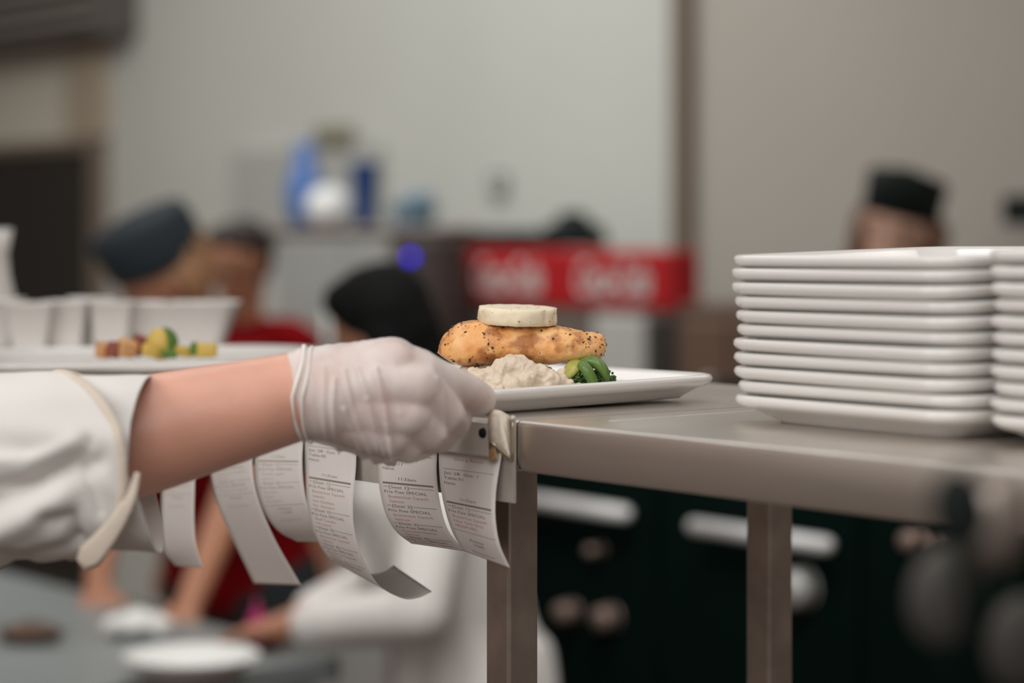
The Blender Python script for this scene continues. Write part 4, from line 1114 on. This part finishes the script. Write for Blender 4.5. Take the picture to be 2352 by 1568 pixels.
# ------------------------------------------------------------------ far wall furniture
VF = 3.2
def far_box(name, px0, px1, y0, z1, m, label, cat, v0=VF, v1=VF + .10, z0=None, parent=None, bev=.01):
    a, b = u_at(px0, v0), u_at(px1, v0)
    Ym = UV((a + b) / 2, v0, 0).y
    zt_ = z_at(y0, Ym); zb_ = z0 if z0 is not None else z_at(z1, Ym)
    bm = bmesh.new(); bm_box(bm, ((a + b) / 2, (v0 + v1) / 2, (zt_ + zb_) / 2), (b - a, v1 - v0, zt_ - zb_), UVM(0, 0, 0), bev)
    o = from_bm(name, bm, m, parent, False)
    if label: tag(o, label, cat)
    return o, (a, b, zb_, zt_)
fr = empty('steel_fridge', UV(u_at(820, VF), VF + .3, 0), 'tall pale steel fridge beneath the blue vase and cups', 'fridge', rz=ROT_U)
o, (fa, fb, z0_, z1_) = far_box('fridge_body', 630, 1000, 532, None, M['steel_far'], None, None, z0=.02, parent=fr)
o, _ = far_box('top_ledge', 600, 1008, 519, 536, mat('grey_ledge', (.24, .19, .165), .6), None, None, v0=VF - .04, parent=fr)
for p0, p1 in ((640, 785), (790, 890)):
    d, (a, b, _, _) = far_box('door', p0, p1, 545, None, M['steel_far'], None, None, v0=VF - .03, v1=VF, z0=.12, parent=fr)
    bm = bmesh.new(); bm_cyl(bm, UV(b - .03, VF - .06, .9), UV(b - .03, VF - .06, 1.35), .010, seg=12)
    for zz in (.92, 1.33): bm_cyl(bm, UV(b - .03, VF - .06, zz), UV(b - .03, VF - .028, zz), .006, seg=8)
    h = from_bm('handle', bm, M['steel_far'], None); h.parent = d; h.matrix_parent_inverse = d.matrix_basis.inverted()
far_box('side_panel', 893, 1000, 560, None, mat('brown_panel', (.13, .09, .075), .6), None, None, v0=VF - .03, v1=VF, z0=.12, parent=fr)
FT = z_at(519, UV(u_at(800, VF), VF, 0).y)
def at_far(px, v=VF + .25):
    q = UV(u_at(px, v), v, 0); return Vector((q.x, q.y, FT))
p = at_far(700); k = p.y / FPX
va = lathe('blue_vase', [(0, 0), (.045 , 0), (.055, .02), (.065, .09), (.060, .16), (.040, .21), (.030, .25), (.040, .285), (.034, .285), (.026, .25), (0, .24)], M['blue'], None, Matrix.Translation(p), 32)
tag(va, 'tall cobalt blue and white vase on top of the fridge', 'vase')
p = at_far(755, VF + .12)
bl = lathe('white_round_jar', [(0, 0), (.035, 0), (.07, .03), (.078, .07), (.06, .105), (.04, .12), (.04, .125), (0, .13)], M['white'], None, Matrix.Translation(p), 32)
tag(bl, 'round white jar between the blue vase and navy cup', 'jar')
p = at_far(838, VF + .15)
cu = lathe('navy_cup', [(0, 0), (.032, 0), (.034, .01), (.048, .20), (.050, .205), (.044, .20), (.030, .02), (0, .015)], M['navy'], None, Matrix.Translation(p), 32)
tag(cu, 'tall navy blue cup on top of the fridge beside the jar', 'cup')
p = at_far(950, VF + .2)
tb = empty('blue_tub', p, 'low pale blue tub at the far end of the fridge top', 'tub')
frust('tub_body', .12, .09, .065, M['blue_lt'], tb, Matrix.Translation(p) @ Matrix.Rotation(ROT_U, 4, 'Z'))
bm = bmesh.new(); bm_box(bm, (.035, 0, .085), (.06, .09, .03), Matrix.Translation(p) @ Matrix.Rotation(ROT_U, 4, 'Z') @ Matrix.Rotation(R(-8), 4, 'Y'), .006); from_bm('tub_lid', bm, M['blue_lt'], tb)
p = at_far(775, VF + .55)
q = UV(u_at(765, VW - .03), VW, 0)
far_box('wall_panel', 528, 860, 335, 530, mat('grey_wall_panel', (.43, .43, .40), .7), 'flat grey board fixed on the wall behind the blue vase', 'panel', v0=VW - .05, v1=VW)
far_box('wall_sign', 715, 800, 290, 330, mat('olive_sign', (.22, .20, .13), .7), 'small olive sign on the wall above the white jar', 'sign', v0=VW - .08, v1=VW - .05)
o1, _ = far_box('coffee_machine', 1000, 1158, 528, None, M['black'], 'black coffee machine behind the left end of the red cooler', 'machine', z0=.02, v0=VF + .36, v1=VF + .6)
sidet, _ = far_box('tall_bin', 1010, 1050, 560, None, M['black'], 'tall narrow black bin between the dispenser and the red cooler', 'bin', z0=.02, v0=VF, v1=VF + .2)
# indicator on the small black dispenser
dsp = empty('drink_dispenser', UV(u_at(950, VF), VF - .1, 0), 'dark drink dispenser with a glowing blue light', 'dispenser', rz=ROT_U)
far_box('dispenser_body', 905, 1006, 548, None, mat('dark_brown_metal', (.055, .04, .035), .5), None, None, z0=.9, v0=VF - .16, v1=VF - .045, parent=dsp)
p = on_v(943, 590, VF - .165)
bm = bmesh.new(); bm_ball(bm, p, .012, 2); from_bm('indicator_light', bm, M['led'], dsp)
# red drinks cooler with two script logo panels
ck = empty('drinks_cooler', UV(u_at(1300, VF), VF + .3, 0), 'glass-door drinks cooler with a red header bearing white script', 'cooler', rz=ROT_U)
hb, (a, b, hz0, hz1) = far_box('header', 1060, 1543, 572, 704, M['redsign'], None, None, z0=None, parent=ck)
zc = (1.527 + 1.372) / 2
tvs, tfs = tv('Coca-Cola')
for f0, f1 in ((.075, .42), (.575, .92)):
    mx = max(v.x for v in tvs); ys = [v.y for v in tvs]; my, ny = max(ys), min(ys)
    V = []
    for v in tvs:
        uu = a + (b - a) * (f0 + (f1 - f0) * (v.x + .22 * (v.y - ny)) / (mx + .2)); zz = hz0 + (hz1 - hz0) * (.22 + .60 * (v.y - ny) / (my - ny))
        V.append(UV(uu, VF - .006, zz))
    bmx = bmesh.new(); me = bpy.data.meshes.new('t'); me.from_pydata([tuple(v) for v in V], [], tfs); bmx.from_mesh(me)
    g = bmesh.ops.extrude_face_region(bmx, geom=bmx.faces[:]); bmesh.ops.translate(bmx, vec=Vector((VX, VY, 0)) * .005, verts=[x for x in g['geom'] if isinstance(x, bmesh.types.BMVert)])
    t = from_bm('logo_lettering', bmx, M['white'], None, False); t.parent = hb; t.matrix_parent_inverse = hb.matrix_basis.inverted()
far_box('cooler_body', 1060, 1543, 704, None, mat('cooler_grey', (.16, .125, .105), .5), None, None, z0=.02, parent=ck, v0=VF + .01)
far_box('lit_door_glass', 1360, 1478, 722, None, mat('pale_door_glass', (.50, .49, .46), .2), None, None, z0=.2, v0=VF - .01, v1=VF + .01, parent=ck)
far_box('dark_door_glass', 1484, 1536, 722, None, mat('dark_door_glass', (.04, .035, .03), .2), None, None, z0=.2, v0=VF - .01, v1=VF + .01, parent=ck)
p = on_v(1318, 570, VF + .3); p.z = hz1
bm = bmesh.new()
bm_ball(bm, p + Vector((0, 0, .03)), .10, 3, (1.0, .8, .55)); bm_ball(bm, p + Vector((.0, 0, .075)), .05, 3, (1, .8, .7)); bm_ball(bm, p + Vector((-.07, 0, .01)), .06, 3, (1, .8, .5))
for v in bm.verts: v.co += v.normal * noise.noise(v.co * 25) * .02; v.co.z = max(v.co.z, hz1 + .001)
tag(from_bm('black_bag', bm, M['black']), 'crumpled black bag on top of the red drinks cooler', 'bag')
ol = empty('wall_outlet', on_v(1137, 420, VW - .02), 'small grey switch box on the wall above the red cooler', 'switch', rz=ROT_U)
far_box('box', 1120, 1153, 395, 447, mat('grey_switch_plate', (.27, .27, .25), .6), None, None, v0=VW - .03, v1=VW, parent=ol, bev=.003)
far_box('switch_lever', 1131, 1142, 410, 430, M['white'], None, None, v0=VW - .04, v1=VW - .03, parent=ol, bev=.002)
far_box('wall_speaker', 2300, 2420, 448, 516, M['black'], 'black speaker box on the beige wall beside the capped person', 'speaker', v0=VW - .14, v1=VW, bev=.006)
cb_ = empty('low_cabinet', UV(u_at(1700, 3.0), 3.17, 0), 'brown wooden cabinet seen between the cooler and the plate stack', 'cabinet', rz=ROT_U)
far_box('cabinet_body', 1556, 1790, 700, None, M['brown'], None, None, z0=.02, v0=3.0, v1=3.35, parent=cb_)
for p0, p1 in ((1564, 1670), (1678, 1784)):
    d, (a, b, _, zt2) = far_box('door', p0, p1, 735, None, mat('brown_door', (.14, .08, .052), .6), None, None, z0=.12, v0=2.975, v1=3.0, parent=cb_)
    bm = bmesh.new(); bm_ball(bm, UV(b - .05, 2.96, zt2 - .15), .015, 2); h = from_bm('knob', bm, M['steel_far'], None); h.parent = d; h.matrix_parent_inverse = d.matrix_basis.inverted()

# ------------------------------------------------------------------ serving spoons close to the lens, lower corner
XC, YC, ZC = .196, .90, 1.235
cr = empty('utensil_crock', (XC, YC, ZC), 'black utensil crock close to the lens below the shelf end', 'utensil crock')
lathe('crock_body', [(0, 0), (.044, 0), (.048, .01), (.050, .116), (.052, .122), (.046, .122), (.044, .02), (0, .012)], M['black'], cr, Matrix.Translation((XC, YC, ZC)), 36)
fs_ = empty('tray_stand', (XC, YC, 0), 'black stand holding the utensil crock', 'stand')
lathe('column', [(0, .02), (.018, .02), (.018, ZC - .015), (.07, ZC - .015), (.07, ZC - .0005), (0, ZC - .0005)], M['black'], fs_, Matrix.Translation((XC, YC, 0)), 24)
lathe('foot', [(0, 0), (.16, 0), (.16, .012), (.02, .03), (0, .03)], M['black'], fs_, Matrix.Translation((XC, YC, 0)), 32)
for px, py, Y, r, tilt, m, dx, lab in ((2283, 1215, .90, .0125, 14, mat('dull_spoon_steel', (.34, .29, .255), .42, 1), .012, 'shiny spoon bowl blurred in front of the shelf edge'),
                                 (2170, 1370, .88, .0135, 6, mat('dark_spoon_steel', (.07, .065, .06), .6, .6), -.018, 'dark ladle bowl blurred below the shelf, lowest of the utensils'),
                                 (2205, 1168, .80, .0095, -10, M['black'], -.006, 'black spoon blurred across the shelf edge'),
                                 (2345, 1480, .88, .0130, 4, mat('dim_spoon_steel', (.06, .055, .05), .6, .6), .028, 'dim spoon bowl cut by the picture edge below the shiny one')):
    p = W(px, py, Y); e = empty('serving_spoon', p, lab, 'spoon')
    bm = bmesh.new(); bm_ball(bm, p, r, 3, (1, .35, 1.4), Matrix.Rotation(R(tilt), 4, 'Y')); from_bm('spoon_bowl', bm, m, e)
    q = Vector((XC + dx, YC, ZC + .025))
    bm = bmesh.new(); bm_tube(bm, [p + Vector((0, 0, -r)), p.lerp(q, .35), q], .0028, 8, n=12); from_bm('handle', bm, M['blackmet'], e)
